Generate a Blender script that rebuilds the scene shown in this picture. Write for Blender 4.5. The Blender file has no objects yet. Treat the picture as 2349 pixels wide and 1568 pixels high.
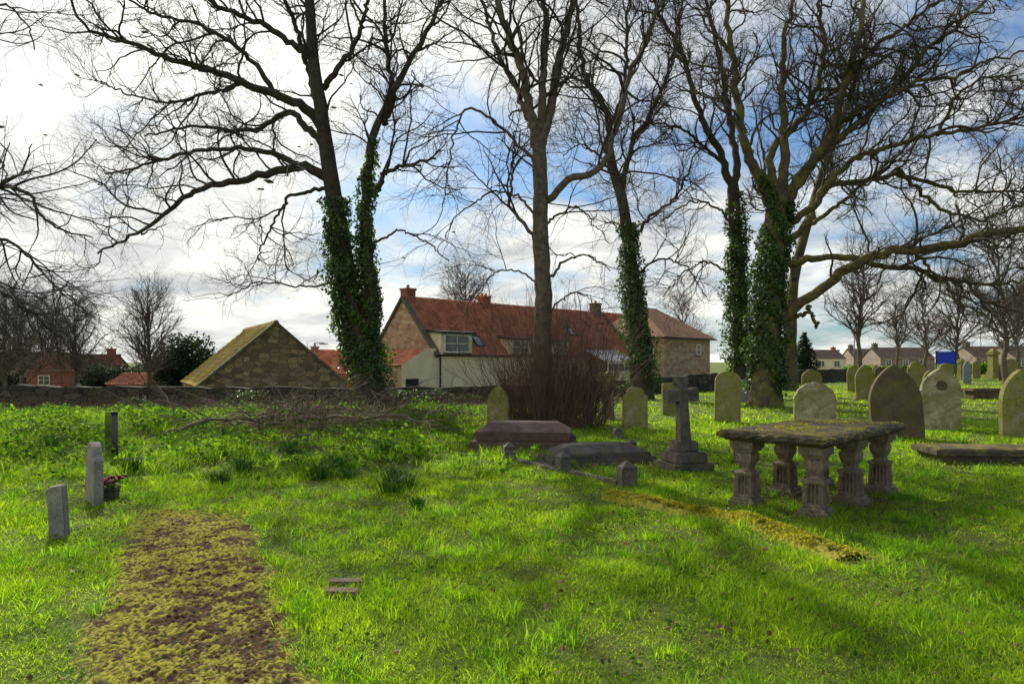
import bpy, bmesh, math, random
import numpy as np
from mathutils import Vector, Matrix
rng=np.random.default_rng(7); random.seed(7)
EYE=1.7; F=1566.0
SC=bpy.context.scene
def W(u,v,d): return np.array([(u-1174.5)/F*d, d, EYE-(v-830)/F*d])
def gd(v): return EYE*F/(v-830.0)
def sstep(a,b,x):
    t=np.clip((x-a)/(b-a),0,1); return t*t*(3-2*t)
WX=np.array([-70,-20,-5,4.3,14,23,30,60]); WY=np.array([23.5,26,28,33.5,42,54,59,75.])
def yw(x): return np.interp(x,WX,WY)
def pn(x,y,s=1.0,o=0.0):
    x=x*s+o; y=y*s-o
    return (np.sin(x*1.3+1.7*np.sin(y*.9+o))+np.sin(y*1.7+1.3*np.sin(x*1.1+2))+.6*np.sin(2.7*x-1.9*y+1)+.4*np.sin(4.1*y+3.3*x))/3.0
def rough(x,y): return sstep(8.8,12.5,y)*(1-sstep(-2.5,1.5,x))*(1-sstep(0,2,y-yw(x)))
def hz(x,y):
    x=np.asarray(x,float); y=np.asarray(y,float)
    r=np.sqrt(x*x+y*y)
    h=.035*pn(x,y,.8)*sstep(1,5,r)+.018*pn(x,y,3.1,2)
    h=h+rough(x,y)*(.05+.16*pn(x,y,1.5,5))*(1-.8*sstep(-7,-2,y-yw(x)))-.10*sstep(-7,-2,y-yw(x))*(1-sstep(2,6,x))
    h=h-1.2*sstep(.6,5,y-yw(x))*(1-sstep(14,24,x))
    h=h*(1-.8*sstep(60,140,y))
    return h
# ---------- helpers
def link(o,parent=None):
    SC.collection.objects.link(o)
    if parent is not None: o.parent=parent
    return o
def tag(o,label,cat,group=None,kind=None):
    o["label"]=label; o["category"]=cat
    if group: o["group"]=group
    if kind: o["kind"]=kind
    return o
def empty(name,loc,rot=0):
    e=bpy.data.objects.new(name,None); e.location=loc; e.rotation_euler[2]=rot; e.empty_display_size=.2
    return link(e)
def mesh_np(name,V,FL,mat=None,smooth=True):
    me=bpy.data.meshes.new(name); V=np.asarray(V,np.float32)
    me.vertices.add(len(V)); me.vertices.foreach_set("co",V.ravel())
    li=np.concatenate([f.ravel() for f in FL]).astype(np.int32)
    tot=np.concatenate([np.full(len(f),f.shape[1]) for f in FL])
    st=np.concatenate([[0],np.cumsum(tot)[:-1]]).astype(np.int32)
    me.loops.add(len(li)); me.loops.foreach_set("vertex_index",li)
    me.polygons.add(len(tot)); me.polygons.foreach_set("loop_start",st)
    me.polygons.foreach_set("use_smooth",np.full(len(tot),smooth))
    me.update(calc_edges=True)
    if mat: me.materials.append(mat)
    return me
def autouv(me):
    uv=me.uv_layers.new(name="UVMap") if not me.uv_layers else me.uv_layers[0]
    for p in me.polygons:
        n=p.normal; 
        for li in p.loop_indices:
            c=me.vertices[me.loops[li].vertex_index].co
            if abs(n.z)>.85: uv.data[li].uv=(c.x,c.y)
            elif abs(n.x)>abs(n.y): uv.data[li].uv=(c.y,c.z)
            else: uv.data[li].uv=(c.x,c.z)
def obj_bm(name,bm,mats,parent=None,loc=(0,0,0),rot=0,smooth=False,uv=True):
    bmesh.ops.recalc_face_normals(bm,faces=bm.faces)
    me=bpy.data.meshes.new(name); bm.to_mesh(me); bm.free()
    for m in (mats if isinstance(mats,(list,tuple)) else [mats]): me.materials.append(m)
    if smooth: me.polygons.foreach_set("use_smooth",[True]*len(me.polygons))
    if uv: autouv(me)
    o=bpy.data.objects.new(name,me); o.location=loc; o.rotation_euler[2]=rot
    return link(o,parent)
def addbox(bm,x0,x1,y0,y1,z0,z1,bev=0,taper=1.0,mi=0):
    cx,cy=(x0+x1)/2,(y0+y1)/2
    vs=[]
    for z,k in((z0,1),(z1,taper)):
        for x,y in((x0,y0),(x1,y0),(x1,y1),(x0,y1)):
            vs.append(bm.verts.new((cx+(x-cx)*k,cy+(y-cy)*k,z)))
    fs=[bm.faces.new([vs[i] for i in q]) for q in((3,2,1,0),(4,5,6,7),(0,1,5,4),(1,2,6,5),(2,3,7,6),(3,0,4,7))]
    for f in fs: f.material_index=mi
    if bev:
        es=set(e for f in fs for e in f.edges)
        bmesh.ops.bevel(bm,geom=list(es),offset=bev,segments=2,affect='EDGES')
    return vs
def poly_prism(bm,pts,y0,y1,mi=0):
    a=[bm.verts.new((x,y0,z)) for x,z in pts]; b=[bm.verts.new((x,y1,z)) for x,z in pts]
    f=bm.faces.new(a); g=bm.faces.new(b[::-1]); n=len(pts); fs=[f,g]
    for i in range(n): fs.append(bm.faces.new([a[i],b[i],b[(i+1)%n],a[(i+1)%n]]))
    for q in fs: q.material_index=mi
    return f,g
# ---------- material builder
class NB:
    def __init__(s,name):
        s.m=bpy.data.materials.new(name); s.m.use_nodes=True; s.t=s.m.node_tree; s.t.nodes.clear()
        s.out=s.n('ShaderNodeOutputMaterial')
    def n(s,ty,**k):
        nd=s.t.nodes.new(ty)
        for a,b in k.items(): setattr(nd,a,b)
        return nd
    def l(s,a,b): s.t.links.new(a,b)
    def coord(s,kind='Object',scale=(1,1,1)):
        if kind=='World': c=s.n('ShaderNodeNewGeometry').outputs['Position']
        else: c=s.n('ShaderNodeTexCoord').outputs[kind]
        m=s.n('ShaderNodeMapping'); m.inputs['Scale'].default_value=scale; s.l(c,m.inputs[0]); return m.outputs[0]
    def noise(s,c,scale,detail=5,rough=.6,dist=0):
        n=s.n('ShaderNodeTexNoise'); n.inputs['Scale'].default_value=scale; n.inputs['Detail'].default_value=detail
        n.inputs['Roughness'].default_value=rough; n.inputs['Distortion'].default_value=dist; s.l(c,n.inputs['Vector']); return n.outputs[0]
    def ramp(s,f,stops):
        r=s.n('ShaderNodeValToRGB'); e=r.color_ramp.elements
        while len(e)<len(stops): e.new(.5)
        for i,(p,c) in enumerate(stops): e[i].position=p; e[i].color=(*c,1) if len(c)==3 else c
        s.l(f,r.inputs[0]); return r.outputs[0]
    def mix(s,f,a,b,bt='MIX'):
        m=s.n('ShaderNodeMix',data_type='RGBA',blend_type=bt)
        for v,i in((f,0),(a,6),(b,7)):
            if hasattr(v,'is_linked') or hasattr(v,'links'): s.l(v,m.inputs[i])
            elif isinstance(v,(int,float)): m.inputs[i].default_value=v
            else: m.inputs[i].default_value=(*v,1)
        return m.outputs[2]
    def math(s,op,a,b=None,c=None):
        m=s.n('ShaderNodeMath',operation=op)
        for i,v in enumerate((a,b,c)):
            if v is None: continue
            if isinstance(v,(int,float)): m.inputs[i].default_value=v
            else: s.l(v,m.inputs[i])
        return m.outputs[0]
    def finish(s,col,rough=.9,h=None,bump=.5,dist=.02,spec=.3,metal=0):
        b=s.n('ShaderNodeBsdfPrincipled')
        if isinstance(col,tuple): b.inputs['Base Color'].default_value=(*col,1)
        else: s.l(col,b.inputs['Base Color'])
        b.inputs['Roughness'].default_value=rough; b.inputs['Specular IOR Level'].default_value=spec; b.inputs['Metallic'].default_value=metal
        if h is not None:
            bp=s.n('ShaderNodeBump'); bp.inputs['Strength'].default_value=bump; bp.inputs['Distance'].default_value=dist
            s.l(h,bp.inputs['Height']); s.l(bp.outputs[0],b.inputs['Normal'])
        s.l(b.outputs[0],s.out.inputs[0]); return s.m
def rockmat(name,c1,c2,moss=None,mamt=.5,scale=4,dirt=(.03,.028,.02),insc=False,bump=.5,rough=.9,kind='Object',upmoss=0.0,dirta=.5):
    b=NB(name); c=b.coord(kind)
    n1=b.noise(c,scale,7,.65); n2=b.noise(c,scale*5,6,.7); n3=b.noise(c,scale*.6,4,.6,1)
    col=b.ramp(n1,[(.3,c1),(.7,c2)])
    col=b.mix(b.ramp(n2,[(.45,(0,0,0)),(.75,(dirta,)*3)]),col,dirt)
    h=b.math('ADD',n1,b.math('MULTIPLY',n2,.6))
    if insc:
        sx=b.n('ShaderNodeSeparateXYZ'); b.l(c,sx.inputs[0])
        row=b.math('GREATER_THAN',b.math('SINE',b.math('MULTIPLY',sx.outputs[2],95)),.1)
        w=b.noise(b.coord(kind,(70,1,14)),1,1,.5); ww=b.math('GREATER_THAN',w,.5)
        ins=b.math('MULTIPLY',b.math('MULTIPLY',row,ww),b.math('LESS_THAN',b.math('ABSOLUTE',sx.outputs[0]),.24))
        ins=b.math('MULTIPLY',ins,b.math('GREATER_THAN',sx.outputs[2],.55)); ins=b.math('MULTIPLY',ins,b.math('LESS_THAN',sx.outputs[2],1.15))
        col=b.mix(b.math('MULTIPLY',ins,.45),col,(.05,.045,.03)); h=b.math('SUBTRACT',h,b.math('MULTIPLY',ins,.4))
    if moss:
        f=n3
        if upmoss:
            g=b.n('ShaderNodeNewGeometry'); s2=b.n('ShaderNodeSeparateXYZ'); b.l(g.outputs['Normal'],s2.inputs[0])
            f=b.math('ADD',n3,b.math('MULTIPLY',b.math('MAXIMUM',s2.outputs[2],0),upmoss))
        mc=b.ramp(n2,[(.35,tuple(x*.45 for x in moss)),(.65,moss)])
        col=b.mix(b.ramp(f,[(1-mamt-.12,(0,0,0)),(1-mamt+.1,(1,1,1))]),col,mc)
    return b.finish(col,rough,h,bump,.03)
def leafmat(name,c1,c2,tr,kind='World',nsc=.6,spec=.3,tw=.45,rough=.55):
    b=NB(name); g=b.n('ShaderNodeNewGeometry')
    n=b.noise(b.coord('World'),nsc,4,.6)
    f=b.math('ADD',b.math('MULTIPLY',g.outputs['Random Per Island'],.5),b.math('MULTIPLY',b.math('SUBTRACT',n,.25),1.0))
    col=b.ramp(f,[(.25,c1),(.8,c2)])
    p=b.n('ShaderNodeBsdfPrincipled'); b.l(col,p.inputs['Base Color']); p.inputs['Roughness'].default_value=rough; p.inputs['Specular IOR Level'].default_value=spec
    t=b.n('ShaderNodeBsdfTranslucent'); b.l(b.mix(1.0,col,tr,'MULTIPLY'),t.inputs[0])
    m=b.n('ShaderNodeMixShader'); m.inputs[0].default_value=tw; b.l(p.outputs[0],m.inputs[1]); b.l(t.outputs[0],m.inputs[2]); b.l(m.outputs[0],b.out.inputs[0]); return b.m
def rubble(name,cols,mortar=(.2,.17,.13),sc=3.2,sx=.62,moss=None,dirt=.45,edge=(.02,.07)):
    b=NB(name); c0=b.n('ShaderNodeTexCoord').outputs['UV']
    dn=b.n('ShaderNodeTexNoise'); dn.inputs['Scale'].default_value=3; b.l(c0,dn.inputs['Vector'])
    c=b.mix(.05,c0,dn.outputs[1]); mp=b.n('ShaderNodeMapping'); mp.inputs['Scale'].default_value=(sx,1.25,1); b.l(c,mp.inputs[0])
    v=b.n('ShaderNodeTexVoronoi'); v.inputs['Scale'].default_value=sc; b.l(mp.outputs[0],v.inputs['Vector']); v.inputs['Randomness'].default_value=.7
    e=b.n('ShaderNodeTexVoronoi',feature='DISTANCE_TO_EDGE'); e.inputs['Scale'].default_value=sc; e.inputs['Randomness'].default_value=.7; b.l(mp.outputs[0],e.inputs['Vector'])
    s=b.n('ShaderNodeSeparateXYZ'); b.l(v.outputs['Color'],s.inputs[0])
    k=len(cols); col=b.ramp(s.outputs[0],[((i+.2)/k,cc) for i,cc in enumerate(cols)])
    n=b.noise(c0,14,5,.7); col=b.mix(b.ramp(n,[(.45,(0,0,0)),(.8,(dirt,)*3)]),col,(.07,.05,.03))
    ed=b.ramp(e.outputs['Distance'],[(edge[0],(1,1,1)),(edge[1],(0,0,0))]); col=b.mix(ed,col,mortar)
    if moss: col=b.mix(b.ramp(b.noise(c0,1.1,5,.6),[(.52,(0,0,0)),(.66,(.8,.8,.8))]),col,moss)
    h=b.math('ADD',b.math('MULTIPLY',b.math('MINIMUM',e.outputs['Distance'],.12),6),b.math('MULTIPLY',n,.4))
    return b.finish(col,.95,h,.8,.03)
def pantmat(name,c1,c2,c3,moss=None,mt=.55,dirt=.65):
    b=NB(name); c=b.n('ShaderNodeTexCoord').outputs['UV']
    mp=b.n('ShaderNodeMapping'); mp.inputs['Scale'].default_value=(1/.25,1/.32,1); b.l(c,mp.inputs[0])
    fl=b.n('ShaderNodeVectorMath',operation='FLOOR'); b.l(mp.outputs[0],fl.inputs[0])
    wn=b.n('ShaderNodeTexWhiteNoise',noise_dimensions='2D'); b.l(fl.outputs[0],wn.inputs['Vector'])
    col=b.ramp(wn.outputs[0],[(.0,c1),(.5,c2),(1,c3)])
    n=b.noise(c,1.3,6,.65); n2=b.noise(c,9,5,.7)
    col=b.mix(b.ramp(n,[(.42,(0,0,0)),(.75,(dirt,)*3)]),col,(.10,.055,.035))
    col=b.mix(b.ramp(n2,[(.5,(0,0,0)),(.8,(.45,.45,.45))]),col,(.14,.10,.07))
    if moss: col=b.mix(b.ramp(b.math('ADD',b.math('MULTIPLY',n,.6),b.math('MULTIPLY',n2,.4)),[(mt-.04,(0,0,0)),(mt+.05,(1,1,1))]),col,moss)
    return b.finish(col,.85,n2,.4,.02)
def plain(name,c,rough=.7,ns=6,var=.25,bump=.2,spec=.3,kind='Object'):
    b=NB(name); n=b.noise(b.coord(kind),ns,6,.65)
    return b.finish(b.ramp(n,[(.3,tuple(x*(1-var) for x in c)),(.7,tuple(min(1,x*(1+var)) for x in c))]),rough,n,bump,.01,spec)
def glassmat():
    b=NB("window_glass"); n=b.noise(b.coord('Object'),1.2,3,.5)
    return b.finish(b.ramp(n,[(.35,(.02,.025,.03)),(.7,(.12,.14,.16))]),.08,None,spec=.8)
BARK=rockmat("bark",(.035,.027,.02),(.12,.092,.067),moss=(.10,.105,.03),mamt=.36,scale=5,bump=1,dirta=.8)
BARKG=rockmat("bark_grey",(.065,.051,.038),(.25,.20,.14),moss=(.12,.12,.045),mamt=.34,scale=7,bump=1,dirta=.9)
BARKM=rockmat("bark_mossy",(.045,.035,.025),(.155,.118,.08),moss=(.24,.215,.05),mamt=.44,scale=4,bump=1,upmoss=.10,dirta=.8)
TWIG=plain("twig_bark",(.055,.042,.032),.85,3,.4)
TWIGM=plain("twig_bark_mossy",(.078,.064,.04),.85,3,.45)
TWIGR=plain("twig_bark_red",(.16,.09,.066),.8,3,.55)
TWIGF=plain("twig_bark_far_hazed",(.125,.10,.08),.9,1,.3)  # lighter twig colour with distance haze painted into it
DEAD=plain("dead_stem",(.21,.155,.105),.9,2,.6)
DEADR=plain("dead_stem_red",(.15,.09,.062),.9,2,.5)
IVY=leafmat("ivy_leaf",(.018,.045,.011),(.105,.18,.032),(1.6,2.0,.5),nsc=1.6,spec=.5,tw=.35,rough=.4)
GRASS=leafmat("grass_blade",(.065,.155,.010),(.37,.48,.030),(2.4,2.4,.7),nsc=1.3,tw=.6)
TUSS=leafmat("tussock_blade",(.035,.12,.010),(.30,.46,.03),(2.4,2.5,.7),nsc=2.2,tw=.6)
STRAW=leafmat("dry_grass_blade",(.16,.12,.05),(.42,.36,.18),(1.4,1.3,1),nsc=2,tw=.35)
RGRASS=leafmat("rough_grass",(.045,.11,.013),(.24,.33,.035),(2.3,2.4,.7),nsc=1.1,tw=.58)
WEED=leafmat("weed_leaf",(.025,.075,.014),(.17,.29,.035),(2.1,2.3,.6),nsc=1.1,tw=.55,spec=.08,rough=.75)
DAFF=leafmat("daffodil_leaf",(.018,.06,.014),(.07,.15,.03),(1.6,1.9,.7),nsc=1.1,tw=.35,spec=.15)
CONI=leafmat("conifer_leaf",(.012,.028,.012),(.03,.06,.022),(1,1.3,.5),nsc=1)
DLEAF=leafmat("dry_leaf",(.09,.045,.02),(.30,.16,.08),(1.2,1,.8),nsc=3,tw=.25)
MOSSL=leafmat("moss_leaf",(.13,.13,.012),(.52,.50,.045),(2.0,1.9,.6),nsc=6,tw=.45)
STONE_Y=rockmat("headstone_sandstone",(.20,.165,.095),(.46,.39,.21),moss=(.32,.31,.06),mamt=.53,scale=4,insc=True,dirta=.75)
STONE_P=rockmat("headstone_pale",(.34,.29,.20),(.58,.51,.34),moss=(.28,.26,.08),mamt=.48,scale=4,insc=True,dirta=.7)
STONE_D=rockmat("headstone_dark",(.055,.04,.028),(.17,.12,.075),moss=(.17,.165,.045),mamt=.45,scale=3)
STONE_G=rockmat("headstone_grey",(.22,.22,.22),(.36,.36,.36),moss=(.17,.18,.07),mamt=.25,scale=5,insc=True)
TOMB=rockmat("tomb_sandstone",(.13,.098,.072),(.38,.30,.225),moss=(.17,.165,.055),mamt=.38,scale=8,bump=.9,dirta=.9)
TOMBTOP=rockmat("tomb_slab_mossy",(.045,.037,.03),(.16,.13,.095),moss=(.34,.27,.03),mamt=.35,scale=8,bump=1,upmoss=.12,dirta=.9)
GRAN=rockmat("tomb_granite_red",(.08,.045,.041),(.18,.105,.09),moss=(.10,.10,.045),mamt=.3,scale=8,bump=.3,rough=.45)
GREY=rockmat("tomb_grey_stone",(.085,.075,.065),(.24,.215,.185),moss=(.14,.15,.05),mamt=.4,scale=6,bump=.8,dirta=.85)
PALEG=rockmat("pale_grey_stone",(.24,.22,.19),(.42,.39,.34),moss=(.2,.2,.08),mamt=.34,scale=6,bump=.6,dirta=.6)
SLATE=rockmat("tomb_dark_slate",(.06,.05,.047),(.16,.135,.12),moss=(.14,.14,.05),mamt=.36,scale=6,bump=.7,dirta=.6)
CROSSM=rockmat("cross_stone",(.06,.05,.042),(.21,.18,.145),moss=(.16,.155,.05),mamt=.38,scale=6,bump=.9,dirta=.85)
BLACKG=plain("black_granite",(.012,.012,.014),.12,20,.3,.02,.6)
CREAM=plain("cream_render",(.86,.73,.49),.9,1.3,.14,.2)
WHITE=plain("white_paint",(.84,.80,.68),.5,4,.1,.05)
BLACK=plain("black_paint",(.02,.02,.022),.5,4,.2,.05)
LEAD=plain("lead_flashing",(.15,.15,.15),.6,4,.3,.1)
GLASS=glassmat()
RUB_BARN=rubble("barn_rubble_stone",[(.28,.19,.095),(.42,.30,.15),(.33,.215,.11),(.13,.095,.06),(.50,.37,.20),(.21,.145,.08)],(.15,.12,.075),3.9,sx=.7,dirt=.45)
RUB_PINK=rubble("house_rubble_stone",[(.46,.265,.165),(.58,.38,.225),(.35,.20,.125),(.62,.45,.28)],(.44,.33,.24),4.6,dirt=.4)
RUB_FAR=rubble("village_stone_hazed",[(.34,.26,.20),(.40,.31,.24),(.28,.21,.165)],(.33,.27,.21),4.6,dirt=.3)  # stone greyed, distance haze is put into the colour
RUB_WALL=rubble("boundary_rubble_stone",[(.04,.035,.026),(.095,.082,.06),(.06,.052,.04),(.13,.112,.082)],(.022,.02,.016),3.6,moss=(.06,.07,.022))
COPE=rockmat("coping_stone",(.10,.09,.068),(.22,.19,.14),moss=(.13,.14,.04),mamt=.45,scale=3)
PANT=pantmat("red_pantile",(.66,.215,.13),(.76,.29,.17),(.48,.155,.10),dirt=.6)
PANTM=pantmat("mossy_pantile",(.30,.16,.10),(.38,.21,.13),(.22,.125,.08),moss=(.42,.38,.03),mt=.50)
PANTO=pantmat("old_pantile",(.24,.10,.06),(.30,.135,.08),(.17,.08,.05),moss=(.19,.17,.045),mt=.55)
PANTF=pantmat("village_roof_tile_hazed",(.24,.17,.14),(.28,.19,.155),(.2,.15,.125),dirt=.4)  # tile colours toned down to paint in the haze of distance
BRICK=rubble("red_brick",[(.38,.12,.08),(.42,.15,.10),(.31,.10,.07)],(.3,.2,.15),7)
# ---------- world
w=bpy.data.worlds.new("World"); SC.world=w; w.use_nodes=True; nt=w.node_tree; nt.nodes.clear()
AZ=math.radians(-31); EL=math.radians(40)
SD=Vector((math.sin(AZ)*math.cos(EL),math.cos(AZ)*math.cos(EL),math.sin(EL)))
class WB(NB):
    def __init__(s): s.t=nt; s.out=s.n('ShaderNodeOutputWorld')
b=WB()
sky=b.n('ShaderNodeTexSky',sky_type='NISHITA'); sky.sun_disc=False; sky.sun_elevation=EL; sky.sun_rotation=AZ%(2*math.pi); sky.ozone_density=2.0; sky.dust_density=1.0
tc=b.n('ShaderNodeTexCoord').outputs['Generated']
sx=b.n('ShaderNodeSeparateXYZ'); b.l(tc,sx.inputs[0])
zz=b.math('ADD',b.math('MAXIMUM',sx.outputs[2],0),.22)
cb=b.n('ShaderNodeCombineXYZ'); b.l(b.math('DIVIDE',sx.outputs[0],zz),cb.inputs[0]); b.l(b.math('DIVIDE',sx.outputs[1],zz),cb.inputs[1]); cb.inputs[2].default_value=3.3
n1=b.noise(cb.outputs[0],1.25,10,.6,.35); n2=b.noise(cb.outputs[0],2.4,9,.62,.3)
dt=b.n('ShaderNodeVectorMath',operation='DOT_PRODUCT'); b.l(tc,dt.inputs[0]); dt.inputs[1].default_value=SD
sd=b.math('MAXIMUM',dt.outputs['Value'],0)
g1=b.math('POWER',sd,10)
bias=b.math('ADD',b.math('MULTIPLY',g1,.20),b.math('MULTIPLY',sx.outputs[0],-.12))
low=b.math('MULTIPLY',b.math('SUBTRACT',.40,b.math('MINIMUM',sx.outputs[2],.40)),.36)
mf=b.math('ADD',b.math('ADD',n1,bias),low)
mask=b.ramp(mf,[(.43,(.04,.04,.04)),(.52,(.6,.6,.6)),(.62,(1,1,1))])
cc=b.ramp(b.math('ADD',b.math('MULTIPLY',n2,.75),b.math('MULTIPLY',n1,.25)),[(.36,(4.0,4.3,4.45)),(.48,(6.3,6.4,6.2)),(.60,(8.9,8.8,8.1))])
gl=b.n('ShaderNodeVectorMath',operation='SCALE'); gl.inputs[0].default_value=(1,.98,.86); b.l(b.math('MULTIPLY',b.math('POWER',sd,14),7),gl.inputs['Scale'])
skyc=b.mix(1.0,sky.outputs[0],(.50,.71,.88),'MULTIPLY')
col=b.mix(mask,skyc,cc)
ad=b.n('ShaderNodeVectorMath',operation='ADD'); b.l(col,ad.inputs[0]); b.l(gl.outputs[0],ad.inputs[1])
bg=b.n('ShaderNodeBackground'); b.l(ad.outputs[0],bg.inputs[0]); bg.inputs[1].default_value=.13; b.l(bg.outputs[0],b.out.inputs[0])
sl=bpy.data.lights.new("sun","SUN"); sl.energy=5; sl.angle=math.radians(.5); sl.color=(1,.95,.82)
so=bpy.data.objects.new("sun",sl); so.rotation_euler=SD.to_track_quat('Z','Y').to_euler(); link(so)
# ---------- camera
cd=bpy.data.cameras.new("camera"); cd.lens=24; cd.sensor_width=36; cd.shift_y=46/2349; cd.clip_end=5000; cd.clip_start=.05
co=bpy.data.objects.new("camera",cd); co.location=(0,0,EYE); co.rotation_euler=(math.pi/2,0,0); link(co); SC.camera=co
SC.view_settings.view_transform='Standard'; SC.view_settings.look='None'; SC.view_settings.exposure=0
# ---------- ground
def ground():
    xs=np.concatenate([-np.geomspace(2000,30,30)[:-1],np.arange(-30,30,.3),np.geomspace(30,2000,30)])
    ys=np.concatenate([[-200,-60,-20,-8],np.arange(-3,40,.25),np.geomspace(40,3000,50)])
    X,Y=np.meshgrid(xs,ys); Z=hz(X,Y); V=np.stack([X,Y,Z],-1).reshape(-1,3)
    nx=len(xs); ny=len(ys); i=np.arange(nx-1)[None,:]+np.arange(ny-1)[:,None]*nx
    Fq=np.stack([i,i+1,i+nx+1,i+nx],-1).reshape(-1,4)
    b=NB("grass_ground"); c=b.coord('World')
    n=b.noise(c,.7,6,.65); m=b.noise(c,14,6,.7)
    col=b.ramp(m,[(.3,(.05,.055,.015)),(.5,(.11,.15,.02)),(.72,(.21,.25,.03))])
    col=b.mix(b.ramp(n,[(.52,(0,0,0)),(.68,(.7,.7,.7))]),col,(.12,.095,.03))
    o=bpy.data.objects.new("ground",mesh_np("ground",V,[Fq],b.finish(col,.95,m,1,.05))); link(o)
    tag(o,"grassy churchyard ground reaching to the horizon","ground",kind="structure")
ground()
# ---------- tubes
def norm(a): return a/np.maximum(np.linalg.norm(a,axis=-1,keepdims=True),1e-9)
def tubes(par,rad,S,wob=0):
    N,P,_=par.shape; T=norm(np.gradient(par,axis=1)); D=norm(par[:,-1]-par[:,0]+1e-6)
    a=np.where((np.abs(D[:,2:3])<.8),np.array([[0,0,1.]]),np.array([[1.,0,0]])); R=np.cross(D,a)[:,None,:]
    Nn=norm(R-(R*T).sum(-1,keepdims=True)*T); B=np.cross(T,Nn)
    th=np.arange(S)/S*2*np.pi; r=rad[:,:,None]*np.ones(S)
    if wob:
        p=np.arange(P)[None,:,None]; r=r*(1+wob*np.sin(3*th+p*.35)+wob*.7*np.sin(5*th-p*.6+1)+wob*.5*rng.normal(size=r.shape))
    V=par[:,:,None,:]+r[...,None]*(np.cos(th)[:,None]*Nn[:,:,None,:]+np.sin(th)[:,None]*B[:,:,None,:])
    n=np.arange(N)[:,None,None]*P*S; p=np.arange(P-1)[None,:,None]*S; s=np.arange(S)[None,None,:]; s2=(s+1)%S
    Q=np.stack([n+p+s,n+p+s2,n+p+S+s2,n+p+S+s],-1).reshape(-1,4)
    return V.reshape(-1,3),Q
def merge(parts):
    Vs=[];Qs=[];o=0
    for V,Q in parts: Vs.append(V);Qs.append(Q+o);o+=len(V)
    return np.concatenate(Vs),np.concatenate(Qs)
def spawn(par,prad,dens,Lr,r0,P,gn,up,tmin=.1,ang=(.5,1.1),mult=None,taper=.35):
    N,P0,_=par.shape; ln=np.linalg.norm(np.diff(par,axis=1),axis=-1).sum(1)
    wt=ln*(mult if mult is not None else 1); M=max(1,int(wt.sum()*dens)); k=rng.choice(N,M,p=wt/wt.sum())
    tm=tmin[k] if isinstance(tmin,np.ndarray) else tmin
    t=tm+(1-tm)*rng.random(M)**.85; f=t*(P0-1); i=np.minimum(f.astype(int),P0-2); f=f-i
    p=par[k,i]*(1-f[:,None])+par[k,i+1]*f[:,None]; tan=norm(par[k,i+1]-par[k,i]); rr=prad[k,i]*(1-f)+prad[k,i+1]*f
    rv=rng.normal(size=(M,3)); pp=norm(rv-(rv*tan).sum(1,keepdims=True)*tan); a=rng.uniform(*ang,M)[:,None]
    d=norm(np.cos(a)*tan+np.sin(a)*pp+np.array([0,0,up*2]))
    L=rng.uniform(*Lr,M)*(1.15-.55*t); r=np.minimum(rr*.7,r0*rng.uniform(.7,1.2,M))
    out=np.zeros((M,P,3)); out[:,0]=p; st=(L/(P-1))[:,None]
    for j in range(1,P):
        d=norm(d+rng.normal(size=(M,3))*gn+np.array([0,0,up])); p=p+d*st; out[:,j]=p
    rad=r[:,None]*np.linspace(1,taper,P)[None,:]
    return out,rad
def resample(pts,P):
    pts=np.array(pts,float); q=np.vstack([2*pts[0]-pts[1],pts,2*pts[-1]-pts[-2]]); o=[]
    for i in range(1,len(q)-2):
        for t in np.linspace(0,1,12,endpoint=False):
            a,b_,c,d=q[i-1],q[i],q[i+1],q[i+2]
            o.append(.5*((2*b_)+(-a+c)*t+(2*a-5*b_+4*c-d)*t*t+(-a+3*b_-3*c+d)*t**3))
    o.append(pts[-1]); o=np.array(o); s=np.concatenate([[0],np.cumsum(np.linalg.norm(np.diff(o,axis=0),axis=1))])
    x=np.linspace(0,s[-1],P); return np.stack([np.interp(x,s,o[:,k]) for k in range(3)],1)
def leaves(P,Nn,size,mat,name,fold=.25,asp=.8):
    n=len(P); Nn=norm(Nn); rv=rng.normal(size=(n,3)); A=norm(rv-(rv*Nn).sum(1,keepdims=True)*Nn); B=np.cross(Nn,A)
    s=np.asarray(size).reshape(-1,1)*np.ones((n,1))*.5
    V=np.stack([P-A*s,P+B*s*asp-Nn*s*fold-A*s*.1,P+A*s,P-B*s*asp-Nn*s*fold-A*s*.1],1).reshape(-1,3)
    i=np.arange(n)*4; Q=np.concatenate([np.stack([i,i+1,i+2],1),np.stack([i,i+2,i+3],1)])
    return mesh_np(name,V,[Q],mat,False)
def ivymesh(poly,rad,n,zt,base,spread=.16,size=.14,z0=.35):
    P=len(poly); ok=poly[:,2]<zt; m=max(2,ok.sum())
    t=rng.random(n)*(m-1); i=t.astype(int); i=np.minimum(i,P-2); f=(t-i)[:,None]
    c=poly[i]*(1-f)+poly[i+1]*f; r=rad[i]; th=rng.random(n)*2*np.pi
    cl=np.clip(.5+.5*np.sin(th*2+c[:,2]*1.6)*np.sin(c[:,2]*2.3+th)+.25*np.sin(th*5+c[:,2]*6),0,1.2); fade=1-.6*(t/(m-1))
    R=r+spread*(.1+1.5*cl**1.8*rng.random(n))*fade+np.abs(rng.normal(size=n))*.05
    d=np.stack([np.cos(th),np.sin(th),np.zeros(n)],1)
    hh=t/(m-1)
    keep=(rng.random(n)<(.10+.95*cl+.3*fade))&((c[:,2]>z0+.5*np.sin(th*2)+.3*rng.random(n)))&(cl>-.1+.8*hh**2)
    p=c+d*R[:,None]+rng.normal(size=(n,3))*.03; nn=d+rng.normal(size=(n,3))*.6+np.array([0,0,.45])
    return leaves((p-base)[keep],nn[keep],rng.uniform(size*.55,size*1.2,keep.sum()),IVY,"ivy")
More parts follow.
